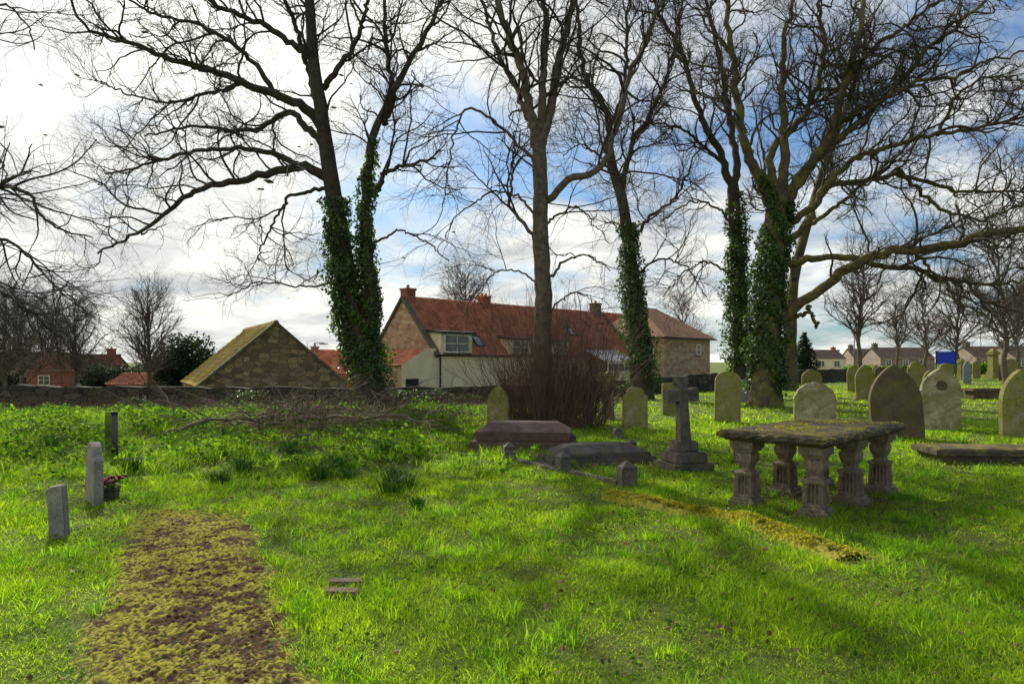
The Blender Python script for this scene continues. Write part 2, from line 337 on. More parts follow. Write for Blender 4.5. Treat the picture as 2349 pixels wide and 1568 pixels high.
def tree(name,label,cat,limbs,bark,twig,ivy=(),dens=1.0,group=None,droop=.0,gn=.24,levels=4,Lm=1.0,rm=1.0,tj=.0,lj=1.0):
    P=38; polys=[];rads=[];mult=[];tm=[]
    for k,(pts,d0,d1,r0,r1,mu,t0) in enumerate(limbs):
        n=len(pts); c=[W(u,v,d0+(d1-d0)*i/(n-1)) for i,(u,v) in enumerate(pts)]
        p=resample(c,P); s=np.linspace(0,1,P)
        if k>0: p+=lj*(np.cumsum(rng.normal(size=(P,3)),0)*.022*np.sin(s*np.pi)[:,None]+rng.normal(size=(P,3))*.022)
        elif tj: p+=rng.normal(size=(P,3))*tj*np.sin(s*np.pi)[:,None]
        r=r0+(r1-r0)*s**.8
        if k==0: r=r*(1+.55*np.exp(-s*14))
        polys.append(p);rads.append(r);mult.append(mu);tm.append(t0)
    polys=np.array(polys);rads=np.array(rads);base=polys[0,0].copy()
    e=empty(name,base); tag(e,label,cat,group)
    V,Q=tubes(polys,rads,16,.07); link(bpy.data.objects.new("trunk",mesh_np("trunk",V-base,[Q],bark)),e)
    parts=[]
    a,ar=spawn(polys,rads,1.7*dens,(1.6*Lm,4.2*Lm),.045*rm,12,gn*.9,.045-droop,np.array(tm),(.5,1.1),np.array(mult)); parts.append(tubes(a,ar,5))
    b1,br=spawn(a,ar,2.6,(.8*Lm,2.2*Lm),.017*rm,8,gn,.04-droop,.12,(.45,1.0)); parts.append(tubes(b1,br,3))
    c1,cr=spawn(b1,br,3.7,(.4,1.2),.0078*rm,6,gn,.04-droop,.12,(.4,1.0)); parts.append(tubes(c1,cr,3))
    if levels>3:
        d1,dr=spawn(c1,cr,3.2,(.2,.65),.0045*rm,4,gn,.04-droop,.2,(.4,.9)); parts.append(tubes(d1,dr,3))
    V,Q=merge(parts); link(bpy.data.objects.new("crown",mesh_np("crown",V-base,[Q],twig)),e)
    for (k,n,zt,spr) in ivy:
        link(bpy.data.objects.new("ivy",ivymesh(polys[k],rads[k],n,zt,base,spr,z0=(.9 if k==0 else -5))),e)
    return e
tree("ivy_clad_tree","tall bare sycamore with twin ivy wrapped trunks beside the wall","tree",[
 ([(856,940),(842,860),(808,720),(786,580),(764,440),(746,330),(736,250),(720,140),(712,20),(700,-120),(690,-260),(670,-380)],25,24,.48,.07,.6,.5),
 ([(848,850),(854,700),(850,560),(854,450),(864,360),(880,278),(920,190),(960,110),(1010,20),(1060,-90)],25,23.5,.32,.04,.8,.5),
 ([(880,285),(905,215),(890,120),(880,0),(900,-100)],24.6,25.5,.12,.04,.9,.1),
 ([(858,450),(900,392),(950,368),(1000,362)],24.8,26,.13,.04,1,.2),
 ([(744,300),(700,250),(640,225),(560,190),(480,160),(380,140),(280,100),(190,60),(160,0)],24.8,21,.19,.035,.9,.2),
 ([(748,335),(700,290),(660,255),(600,290),(520,300),(440,290),(330,310)],24.8,27.5,.15,.03,1,.2),
 ([(768,420),(700,385),(620,395),(560,410),(480,430),(400,470),(330,520),(260,560),(225,580)],25,22,.19,.03,1,.15),
 ([(738,260),(690,120),(650,0),(610,-120)],24.6,26.5,.13,.04,1,.2),
 ([(722,140),(620,60),(520,20),(430,-60),(350,-90)],24.4,22,.13,.04,1,.2),
 ([(700,385),(600,345),(480,350),(350,380),(240,400)],24.7,26.5,.12,.03,1,.2),
 ([(742,200),(800,120),(840,20),(860,-90)],24.6,23,.12,.04,1,.2),
 ([(640,225),(560,120),(450,60),(330,20),(250,-40)],24,22,.10,.03,.9,.2),
 ([(560,190),(480,220),(400,240),(300,220),(220,180)],24,25,.07,.02,1,.2),
 ([(760,430),(690,450),(640,510),(590,600)],25,23,.08,.02,.8,.3),
 ([(850,600),(800,640),(700,660),(600,660),(520,680)],25,27,.05,.02,.8,.4),
 ([(850,560),(920,540),(980,560),(1030,600)],25,26,.05,.02,.8,.4),
 ([(704,-60),(640,-160),(580,-260),(540,-380)],24,23,.15,.06,1.0,.2),  # limbs from here on: unseen upper crown, added to shade the near right lawn
 ([(650,-10),(590,-110),(500,-190),(430,-280)],25,23,.14,.05,1.0,.2),
 ([(690,-240),(640,-330),(600,-440),(580,-540)],24,24.5,.14,.05,1.2,.1),
 ],BARK,TWIG,ivy=[(0,14500,W(0,440,25)[2],.52),(1,5600,W(0,330,25)[2],.22)],gn=.29,dens=1.25,lj=1.3)
tree("bare_tree","tall straight bare tree rising from a thicket of red stems","tree",[
 ([(1250,1005),(1250,900),(1244,750),(1245,640),(1240,520),(1240,430),(1235,330)],18,18,.27,.18,.05,.5),
 ([(1235,345),(1215,250),(1200,150),(1175,60),(1150,-60),(1130,-200)],18,17.5,.14,.05,1,.1),
 ([(1238,345),(1262,260),(1285,150),(1320,50),(1350,-80),(1380,-200)],18,18.6,.14,.05,1,.1),
 ([(1228,310),(1200,230),(1160,130),(1120,20),(1080,-100)],18,19,.09,.03,1,.1),
 ([(1258,460),(1300,415),(1370,390),(1410,300),(1440,200),(1500,60),(1530,-50)],18,17,.10,.04,.9,.2),
 ([(1238,570),(1210,520),(1185,470),(1190,390),(1180,300)],18,19,.06,.02,.9,.2),
 ([(1232,380),(1150,290),(1090,250),(1050,320),(1020,450)],18,17,.05,.012,.9,.2),
 ([(1250,650),(1300,600),(1350,580),(1400,620)],18,17.5,.045,.012,.8,.2),
 ([(1240,300),(1245,200),(1250,80),(1258,-150)],18,18,.12,.05,1,.1),
 ([(1240,500),(1170,440),(1110,440),(1040,500),(1000,580)],18,19,.04,.01,.9,.2),
 ([(1236,660),(1180,620),(1110,640),(1070,720)],18,18.6,.03,.01,.9,.2),
 ([(1245,520),(1310,470),(1360,480),(1400,560)],18,19,.04,.01,.9,.2),
 ([(1245,740),(1290,690),(1350,690),(1400,740)],18,17,.03,.01,.9,.2),
 ],BARKG,TWIG,gn=.2,dens=1.5,droop=.055,Lm=.85,rm=.8,tj=.012)
tree("ivy_clad_tree","slender bare tree with ivy wrapped trunk before the old house","tree",[
 ([(1474,925),(1468,800),(1456,680),(1442,560),(1426,450),(1404,380),(1394,320)],31,31,.40,.2,.3,.6),
 ([(1398,340),(1398,270),(1370,220),(1340,150),(1330,40),(1310,-60)],31,31,.18,.05,1,.1),
 ([(1423,440),(1450,340),(1500,260),(1540,150),(1560,20)],31,29,.14,.04,1,.1),
 ([(1394,300),(1425,230),(1440,120),(1450,0),(1455,-90)],31,32,.12,.04,1,.1),
 ([(1442,560),(1500,490),(1560,430),(1610,330)],31,33,.1,.03,1,.2),
 ([(1450,640),(1510,600),(1570,620),(1620,680)],31,30,.06,.02,1,.2),
 ([(1418,420),(1370,360),(1330,330),(1290,360)],31,33,.08,.02,1,.2)],BARK,TWIG,ivy=[(0,12500,W(0,500,31)[2],.55)],dens=1.3,lj=1.5,rm=1.15)
tree("ivy_clad_tree","bare tree with ivy covering its trunk, standing near the wall","tree",[
 ([(1706,900),(1700,760),(1692,620),(1686,500),(1680,430)],32,32,.42,.26,.2,.7),
 ([(1682,450),(1650,340),(1600,240),(1560,120),(1500,0),(1480,-80)],32,31,.2,.05,1,.1),
 ([(1684,450),(1692,330),(1672,200),(1650,80),(1600,-60)],32,34,.2,.06,1,.1),
 ([(1664,380),(1590,330),(1520,300),(1460,280)],32,30,.09,.03,1,.2),
 ([(1688,640),(1630,600),(1570,620),(1520,680)],32,33,.06,.02,1,.2),
 ([(1684,520),(1620,460),(1560,470),(1510,520)],32,33,.07,.02,1,.2)],BARK,TWIG,ivy=[(0,12000,W(0,440,32)[2],.52)],dens=1.3,lj=1.5,rm=1.15)
tree("ivy_clad_tree","massive bare tree with ivy trunk and long mossy low limb","tree",[
 ([(1752,938),(1757,850),(1765,720),(1772,600),(1782,500),(1790,440)],26,26,.50,.42,.1,.7),
 ([(1785,480),(1742,400),(1712,300),(1697,180),(1690,60),(1650,-90)],26,25,.24,.06,1,.2),
 ([(1790,460),(1802,340),(1800,220),(1812,100),(1830,-60)],26,27,.21,.06,1,.2),
 ([(1795,465),(1850,380),(1900,300),(1930,180),(1960,60),(1990,-90)],26,25,.22,.06,1,.2),
 ([(1800,475),(1880,360),(1970,290),(2060,200),(2150,110),(2260,0)],26,24,.19,.05,1,.2),
 ([(1785,740),(1840,690),(1900,650),(1960,610),(2040,585),(2130,580),(2230,545),(2349,525),(2480,480)],26,22,.20,.10,.8,.2),
 ([(1780,610),(1900,592),(2000,610),(2130,635),(2250,655),(2370,640)],26,24,.15,.04,.9,.2),
 ([(1800,520),(1870,470),(1930,400),(2040,340),(2150,310),(2260,290),(2370,260)],26,23,.15,.04,1,.2),
 ([(1785,570),(1850,520),(1890,430),(1960,420),(2060,400),(2200,430),(2349,440)],26,28,.15,.04,1,.2),
 ([(1790,450),(1765,350),(1850,250),(1880,120),(1880,0),(1900,-90)],26,28,.17,.05,1,.2),
 ([(1900,300),(2010,230),(2120,180),(2230,150),(2349,120)],25.5,23,.11,.03,1.1,.1),
 ([(1930,180),(2050,90),(2150,20),(2250,-60)],25.3,27,.10,.03,1.2,.1),
 ([(2100,575),(2150,640),(2200,700),(2260,720)],24.4,24,.07,.02,.9,.2),
 ([(1795,735),(1845,722),(1872,750)],26,25.6,.09,.06,.1,.4),
 ([(2060,390),(2150,480),(2250,500),(2349,470)],26.5,28,.09,.03,1,.2),
 ([(2150,310),(2200,220),(2280,200),(2360,190)],25,27,.07,.02,1.1,.2),
 ],BARKM,TWIGM,ivy=[(0,15000,W(0,455,26)[2],.38),(1,1800,W(0,400,26)[2],.14)],gn=.34,dens=1.45,lj=1.8,rm=1.15)
tree("bare_tree","bare tree leaning behind the big ivy tree","tree",[
 ([(1805,895),(1812,760),(1822,640),(1850,520),(1885,400),(1940,250),(1990,100)],34,35,.36,.08,.7,.5),
 ([(1822,640),(1790,520),(1760,400),(1730,250)],34,36,.14,.04,1,.2),
 ([(1850,520),(1950,450),(2030,380),(2120,300)],34,33,.12,.03,1,.2)],BARKM,TWIGM,dens=1.0,levels=3,lj=1.5,rm=1.2)
tree("bare_tree","old bare tree with long drooping branches reaching over the grass","tree",[
 ([(-330,1050),(-320,900),(-290,700),(-260,500),(-240,300),(-200,100)],15,15,.4,.2,.0,.9),
 ([(-280,620),(-180,500),(-60,420),(60,420),(95,465),(150,520),(215,545)],15,14,.10,.012,.8,.3),
 ([(-270,560),(-150,540),(0,560),(100,640),(200,720)],15,16,.07,.01,1.2,.3),
 ([(-270,600),(-150,620),(0,680),(80,740),(160,800)],15,17,.07,.01,1.2,.3),
 ([(-270,500),(-160,520),(-40,620),(60,700),(150,730)],15,14,.07,.01,1.2,.3),
 ([(-250,400),(-160,340),(-60,280),(0,330),(20,420)],15,14,.06,.012,.35,.3),
 ([(-230,250),(-120,100),(0,20),(60,60),(80,110)],15,14,.05,.012,.3,.3),
 ([(-280,700),(-150,760),(-20,800),(80,830)],15,17,.06,.01,1.1,.3)],BARK,TWIG,dens=1.8,droop=.045,gn=.16,rm=.6,Lm=.72)
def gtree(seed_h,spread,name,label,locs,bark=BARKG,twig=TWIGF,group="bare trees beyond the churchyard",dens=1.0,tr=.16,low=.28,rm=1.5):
    H=seed_h; z=np.linspace(0,H,16); tp=np.stack([np.cumsum(rng.normal(size=16))*.06,np.cumsum(rng.normal(size=16))*.06,z],1)[None]
    rr=(tr*(1-z/H*.85))[None]; V,Q=tubes(tp,rr,8,.05); tm=mesh_np("trunk",V,[Q],bark)
    a,ar=spawn(tp,rr,5.0*dens,(H*.28*spread,H*.52*spread),.055,8,.17,.06,low,(.45,1.05)); c,cr=spawn(a,ar,3.2,(.8,2.2),.024*rm/1.5,6,.2,.04,.15)
    d,dr=spawn(c,cr,3.8,(.4,1.1),.014*rm/1.5,5,.2,.04,.1); V,Q=merge([tubes(a,ar,4),tubes(c,cr,3),tubes(d,dr,3)]); cm=mesh_np("crown",V,[Q],twig)
    for (x,y,s,rz) in locs:
        e=empty(name,(x,y,float(hz(x,y))-.05),rz); e.scale=(s*rng.uniform(.95,1.25),s*rng.uniform(.95,1.25),s); tag(e,label,"tree",group)
        link(bpy.data.objects.new("trunk",tm),e); link(bpy.data.objects.new("crown",cm),e)
def X(u,d): return (u-1174.5)/F*d
gtree(9,1,"bare_tree","slender bare winter tree on the grass among far graves",[(X(1968,48),48,1.0,0),(X(2060,70),70,.9,3),(X(2330,74),74,1.15,.7)])
gtree(9,1.15,"bare_tree","spreading bare winter tree on the grass among far graves",[(X(2305,44),44,1.1,2),(X(2205,66),66,1.1,4),(X(2400,60),60,1.25,3.3),(X(2120,80),80,1.1,1.7),(X(1560,80),80,1.0,1.1)],low=.22)
gtree(8,1.0,"bare_tree","rounded bare winter tree beyond the stone wall",[(X(335,48),48,1.0,0),(X(175,60),60,1.0,1),(X(60,55),55,1.05,2.2),(X(1075,62),62,1.35,2),(X(-60,50),50,1.1,4),(X(110,75),75,1.1,5),(X(20,44),44,.9,3)],low=.12,dens=1.5)
def leafblob(name,label,cat,x,y,parts,mat,n,size,trunk=True,group=None):
    z0=float(hz(x,y)); e=empty(name,(x,y,z0)); tag(e,label,cat,group); Ps=[];Ns=[]
    for (cx,cy,cz,rx,ry,rz,wt) in parts:
        k=int(n*wt); d=norm(rng.normal(size=(k,3))); r=(rng.random(k)**.25)*(1+.12*np.sin(d[:,0]*7+d[:,2]*5)+.1*np.sin(d[:,1]*9))
        Ps.append(np.array([cx,cy,cz])+d*r[:,None]*np.array([rx,ry,rz])); Ns.append(d+rng.normal(size=(k,3))*.6)
    P=np.concatenate(Ps); k=P[:,2]>.02
    link(bpy.data.objects.new("crown",leaves(P[k],np.concatenate(Ns)[k],rng.uniform(size*.6,size*1.3,k.sum()),mat,"crown")),e)
    if trunk:
        tp=np.stack([np.zeros(6),np.zeros(6),np.linspace(0,parts[0][2],6)],1)[None]; V,Q=tubes(tp,np.linspace(.2,.1,6)[None],8,.05)
        link(bpy.data.objects.new("trunk",mesh_np("trunk",V,[Q],BARK)),e)
    return e
leafblob("evergreen_tree","dark evergreen tree with rounded crown beyond the wall","tree",X(425,52),52,[(0,0,2.9,2.2,2,2.3,.6),(-1.3,0,2.3,1.3,1.3,1.7,.2),(1.2,0,1.9,1.2,1.2,1.5,.2)],CONI,9000,.22)
leafblob("conifer_tree","small dark conical conifer behind the stone wall","tree",X(1845,62),62,[(0,0,1.2,1.3,1.3,1.0,.4),(0,0,2.2,1.0,1,.9,.3),(0,0,3.1,.6,.6,.8,.2),(0,0,3.8,.28,.28,.6,.1)],CONI,4000,.2)
leafblob("hedge","clipped green hedge behind the churchyard wall","hedge",X(1668,46),46.5,[(0,0,.9,1.6,.6,.75,.5),(-1.2,0,.8,1.2,.6,.6,.5)],WEED,3500,.13,False)
for i,(u,d,wd,h) in enumerate([(20,64,9,1.7),(300,62,9,2.2),(180,80,10,2.0),(560,75,8,2.0),(800,70,8,1.8),(420,90,12,2.4),(2230,92,9,1.3),(2020,95,10,1.0),(1760,80,9,1.1)]):
    leafblob("hedge","dark overgrown hedge beyond the boundary wall","hedge",X(u,d),d,[(k*wd*.18,0,h*.6,wd*.17,.9,h*rng.uniform(.55,.8),.2) for k in (-2,-1,0,1,2)],CONI if i<6 else WEED,4000,.25,False,"overgrown hedges")
def shrub():
    n=620; base=W(1272,985,18.0); base[2]=0
    th=rng.random(n)*6.283; rr=rng.random(n)**.55*.95
    p=np.stack([rr*1.4*np.cos(th),rr*np.sin(th)*.8,np.zeros(n)],1); d=norm(np.stack([np.cos(th)*rr*.38,np.sin(th)*rr*.35,np.ones(n)],1)+rng.normal(size=(n,3))*.18)
    L=rng.uniform(.8,3.9,n)*(1.1-.3*rr); P=12; out=np.zeros((n,P,3)); out[:,0]=p
    for j in range(1,P):
        d=norm(d+rng.normal(size=(n,3))*.09+np.array([0,0,.03])); p=p+d*(L/(P-1))[:,None]; out[:,j]=p
    rad=rng.uniform(.005,.012,n)[:,None]*np.linspace(1,.35,P)
    a,ar=spawn(out,rad,2.8,(.3,1.1),.0055,6,.16,.04,.12,(.3,.95)); c,cr=spawn(a,ar,3.0,(.15,.5),.0038,4,.2,.03,.2,(.4,.9))
    V,Q=merge([tubes(out,rad,4),tubes(a,ar,3),tubes(c,cr,3)])
    base[2]=float(hz(base[0],base[1]))
    o=bpy.data.objects.new("thicket_shrub",mesh_np("thicket_shrub",V,[Q],TWIGR)); o.location=base; link(o)
    tag(o,"dense thicket of upright reddish brown stems around the tree foot","shrub")
shrub()
def sprigs(name,label,kind,n,fx,Lr,r,mat,flat=.6,lv=2,seed=0,group=None,cat="undergrowth",sub=2.2,z0=0):
    x,y=fx(n); z=hz(x,y)+z0*rng.random(n); P=8; d=norm(np.stack([rng.normal(size=n),rng.normal(size=n),np.abs(rng.normal(size=n))*flat+.1],1)); p=np.stack([x,y,z],1); L=rng.uniform(*Lr,n)
    out=np.zeros((n,P,3)); out[:,0]=p
    for j in range(1,P):
        d=norm(d+rng.normal(size=(n,3))*.16+np.array([0,0,-.05])); p=p+d*(L/(P-1))[:,None]; p[:,2]=np.maximum(p[:,2],hz(p[:,0],p[:,1])+.01); out[:,j]=p
    rad=rng.uniform(.6,1.2,n)[:,None]*r*np.linspace(1,.4,P); parts=[tubes(out,rad,4)]
    if lv>1:
        a,ar=spawn(out,rad,sub,(.2,.8),r*.5,5,.2,.02,.2,(.4,.9)); parts.append(tubes(a,ar,3))
    V,Q=merge(parts); o=bpy.data.objects.new(name,mesh_np(name,V,[Q],mat)); link(o); tag(o,label,cat,group,kind); return o
sprigs("brushwood","tangled heap of cut bare branches lying on rough grass","stuff",240,lambda n:(rng.normal(-5.0,1.3,n),rng.normal(17.8,1.4,n)),(.9,2.5),.016,DEAD,.30,sub=2.6,z0=.3)
sprigs("brushwood","tangled heap of cut bare branches lying on rough grass","stuff",80,lambda n:(rng.normal(-4.2,1.3,n),rng.normal(14.8,1.2,n)),(.6,1.8),.009,DEADR,.25,sub=2.6,z0=.15)
sprigs("dead_undergrowth","dry brown weed stems along the foot of the wall","stuff",4200,lambda n:((lambda x:(x,yw(x)-rng.random(n)**1.2*5-.3))(rng.uniform(-24,5,n))),(.25,.9),.007,DEADR,1.3)
sprigs("dead_undergrowth","dry brown stems and bramble around the middle graves","stuff",700,lambda n:(rng.uniform(-2.5,3.2,n),rng.normal(18.8,1.5,n)),(.3,.9),.006,DEADR,1.2)
sprigs("dead_undergrowth","thin dry stems over rough grass","stuff",800,lambda n:(rng.uniform(-15,0,n),rng.uniform(11.5,22,n)),(.2,.6),.005,DEAD,.7)
for k,(x,y,a,L) in enumerate([(-5.2,17.2,.15,3.4),(-4.6,18.6,-.1,4.2),(-3.3,17.0,.3,3.0),(-6.4,15.2,.7,2.6),(-2.8,16.2,-.4,2.4),(-5.0,19.6,.3,3.6),(-4.4,16.4,.05,3.8)]):
    t=np.linspace(0,1,14); px=np.cos(a)*(t-.5)*L; py=np.sin(a)*(t-.5)*L; pz=.08+.38*np.sin(t*np.pi)*(.6+.2*(k%2))+.03*rng.normal(size=14)
    pl=np.stack([px,py,pz],1)[None]; rd=(.045*(1-.7*t))[None]; A,ar=spawn(pl,rd,3,(.5,1.6),.015,7,.2,.02,.2,(.4,.9)); B,br=spawn(A,ar,4,(.2,.7),.008,5,.2,.02,.2,(.4,.9))
    V,Q=merge([tubes(pl,rd,7,.05)]); V2,Q2=merge([tubes(A,ar,4),tubes(B,br,3)]); V,Q=merge([(V,Q),(V2,Q2)])
    o=bpy.data.objects.new("fallen_branch",mesh_np("fallen_branch",V,[Q],DEAD)); o.location=(x,y,float(hz(x,y))); link(o); tag(o,"long fallen bare branch lying on the rough grass","branch","fallen branches")
# ---------- moss bed
def inbed(x,y):
    cx=-1.68-.479*(y-3.6); a=(x-cx)/(.60+.012*(y-2.4)); b_=(y-2.4)/5.35; wob=.20*pn(x,y,3,1)+.13*pn(x,y,9,3)
    return (np.abs(a)<.97+wob)&(b_>-.1)&(b_<.98+wob*.4)
def bed():
    nx,ny=190,720; A,B=np.meshgrid(np.linspace(-1.22,1.22,nx),np.linspace(0,1.03,ny)); y=2.4+B*5.35; x=-1.68-.479*(y-3.6)+A*.62
    x=x+.06*pn(x,y,3,1)*np.sign(A)*np.abs(A)**4
    from mathutils import noise as mn
    fx,fy=x.ravel(),y.ravel()
    N=np.array([mn.fractal(Vector((a*7,b_*7,0)),.8,2.1,4) for a,b_ in zip(fx,fy)]).reshape(x.shape)
    N2=np.array([mn.noise(Vector((a*34,b_*34,4))) for a,b_ in zip(fx,fy)]).reshape(x.shape)
    ed=(1-np.clip(np.abs(A)/1.22,0,1)**5)*sstep(0,.03,1.03-B)
    z=hz(x,y)-.016*(1-ed)+ed*(.010+.016*N+.024*np.clip(N2+.05,0,1))
    V=np.stack([x,y,z],-1).reshape(-1,3); i=np.arange(nx-1)[None,:]+np.arange(ny-1)[:,None]*nx; Q=np.stack([i,i+1,i+nx+1,i+nx],-1).reshape(-1,4)
    me=mesh_np("moss_bed",V,[Q],None)
    at=me.attributes.new("lump",'FLOAT','POINT'); at.data.foreach_set("value",(N2*.5+.5).astype(np.float32).ravel())
    b=NB("moss_and_earth"); c=b.coord('World'); n=b.noise(c,8,7,.72); m=b.noise(c,60,6,.75); q=b.noise(c,2.2,4,.6,1)
    lump=b.n('ShaderNodeAttribute',attribute_name="lump").outputs['Fac']
    col=b.ramp(b.math('ADD',b.math('MULTIPLY',m,.55),b.math('MULTIPLY',lump,.45)),[(.38,(.012,.008,.005)),(.46,(.055,.028,.013)),(.55,(.15,.078,.032)),(.66,(.28,.17,.075))])
    mo=b.ramp(b.math('ADD',b.math('MULTIPLY',m,.5),b.math('MULTIPLY',lump,.5)),[(.37,(.05,.045,.007)),(.46,(.23,.21,.018)),(.57,(.60,.55,.06))])
    f=b.math('ADD',b.math('MULTIPLY',n,.7),b.math('MULTIPLY',q,.3))
    col=b.mix(b.ramp(f,[(.47,(0,0,0)),(.51,(1,1,1))]),col,mo)
    me.materials.append(b.finish(col,.95,m,1,.03))
    o=bpy.data.objects.new("moss_bed",me); link(o); tag(o,"rectangular grave bed of red brown and olive moss","moss bed",kind="stuff")
bed()
sprigs("dry_stalks","thin pale dry stalks on the moss bed","stuff",220,lambda n:((lambda y:(-1.68-.479*(y-3.6)+rng.uniform(-1.1,1.1,n)*.62,y))(rng.uniform(2.8,7.5,n))),(.06,.3),.0022,DEAD,.15,1,z0=.04)
# ---------- grass
KERB=[(X(1400,8.6),8.6),(X(1700,7.2),7.2),(X(1950,5.8),5.8)]
def kd(x,y):
    m=np.full(np.shape(x),9.)
    for (a,b_),(c,d) in zip(KERB[:-1],KERB[1:]):
        t=np.clip(((x-a)*(c-a)+(y-b_)*(d-b_))/((c-a)**2+(d-b_)**2),0,1); m=np.minimum(m,np.hypot(x-a-t*(c-a),y-b_-t*(d-b_)))
    return m
def blades(name,x,y,h,wd,ox,oy,mat,label="bright green sunlit churchyard grass"):
    N=len(x); z=hz(x,y)-.005
    th=rng.random(N)*6.283; ln=h*rng.uniform(.15,1.1,N)
    lx=np.cos(th)*ln+ox*.8; ly=np.sin(th)*ln+oy*.8; ph=rng.random(N)*6.283; w_=wd*rng.uniform(.6,1.3,N)*.5
    wx=np.cos(ph)*w_; wy=np.sin(ph)*w_
    V=np.stack([np.stack([x-wx,y-wy,z],1),np.stack([x+wx,y+wy,z],1),np.stack([x+wx*.8+lx*.35,y+wy*.8+ly*.35,z+h*.6],1),np.stack([x-wx*.8+lx*.35,y-wy*.8+ly*.35,z+h*.6],1),np.stack([x+lx,y+ly,z+h*.92],1)],1).reshape(-1,3)
    i=np.arange(N)*5; o=bpy.data.objects.new(name,mesh_np(name,V,[np.stack([i,i+1,i+2,i+3],1),np.stack([i+3,i+2,i+4],1)],mat,False)); link(o)
    tag(o,label,"grass",kind="stuff")
def grass(name,n,y0,y1,wd,hh,mat=GRASS,xr=.80,clump=7):
    nc=n//clump; y=np.sqrt(rng.uniform(y0*y0,y1*y1,nc)); x=rng.uniform(-1,1,nc)*(xr*y+.6)
    keep=(y<yw(x)-.1)|(x>16); x=x[keep];y=y[keep]
    r=rng.random(len(x)); pt=pn(x,y,1.6,7)+.5*pn(x,y,5,2); ro=rough(x,y)
    k=~inbed(x,y)&((kd(x,y)>.17+.06*pn(x,y,5,9))|(r<.08))&(r<(.94+.5*pt)-.4*ro)&~((y>yw(x)-4)&(x<6)&(r>.35))
    x=x[k];y=y[k];pt=pt[k]
    hs=hh*(.45+.65*np.clip(pt+.4,0,1.4)); tall=rng.random(len(x))<.06; hs=np.where(tall,hs*1.7,hs)
    x=np.repeat(x,clump);y=np.repeat(y,clump);h=np.repeat(hs,clump); N=len(x); sp=wd*5+.012
    ox=rng.normal(size=N)*sp; oy=rng.normal(size=N)*sp
    blades(name,x+ox,y+oy,h*rng.uniform(.5,1.25,N),wd,ox,oy,mat)
grass("grass",175000,2.6,6,.0048,.058)
grass("grass",170000,6,11,.0075,.062)
grass("grass",120000,11,20,.014,.08)
grass("grass",75000,20,48,.03,.11)
grass("grass",25000,48,95,.07,.14,clump=3)
def tussocks(nt_,y0,y1,m,h0,wd,mat,label,sp=.03,thr=.1,o_=11,name="grass_tussocks"):
    y=np.sqrt(rng.uniform(y0**2,y1**2,nt_)); x=rng.uniform(-.8,.8,nt_)*y; c=pn(x,y,2.6,o_)+.6*pn(x,y,7,o_+1)
    k=(rng.random(nt_)<np.clip(thr+.9*c,0.03,1))&~inbed(x,y)&(kd(x,y)>.2)&(y<yw(x)-1); x=x[k];y=y[k];c=c[k]
    h=np.repeat(h0*rng.uniform(.6,1.3,len(x)),m); x=np.repeat(x,m);y=np.repeat(y,m); N=len(x); ox=rng.normal(size=N)*sp; oy=rng.normal(size=N)*sp
    blades(name,x+ox,y+oy,h*rng.uniform(.5,1.25,N),wd,ox*1.8,oy*1.8,mat,label)
tussocks(3800,2.8,9,24,.115,.0055,TUSS,"taller lush tufts of green grass",.028,.2)
tussocks(3400,9,20,16,.15,.012,TUSS,"taller lush tufts of green grass",.05,.22)
tussocks(2800,2.8,10,8,.06,.004,STRAW,"dry straw coloured grass blades",.04,.35,21,"dry_grass")
def roughgrass():
    nt_=6500; y=np.sqrt(rng.uniform(9.2**2,25**2,nt_)); x=rng.uniform(-.8,.25,nt_)*y; c=pn(x,y,2.2,3)+.5*pn(x,y,5,1)
    k=(rng.random(nt_)<rough(x,y)*np.clip(.45+.8*c,0,1))&(y<yw(x)-1.5); x=x[k];y=y[k];c=c[k]
    m=16; h=np.repeat(np.clip(.15+.14*c,.08,.40),m); x=np.repeat(x,m);y=np.repeat(y,m); N=len(x); ox=rng.normal(size=N)*.06; oy=rng.normal(size=N)*.06
    blades("rough_grass",x+ox,y+oy,h*rng.uniform(.5,1.25,N),.014,ox*1.6,oy*1.6,RGRASS,"tall coarse tussocks of rough grass")
roughgrass()
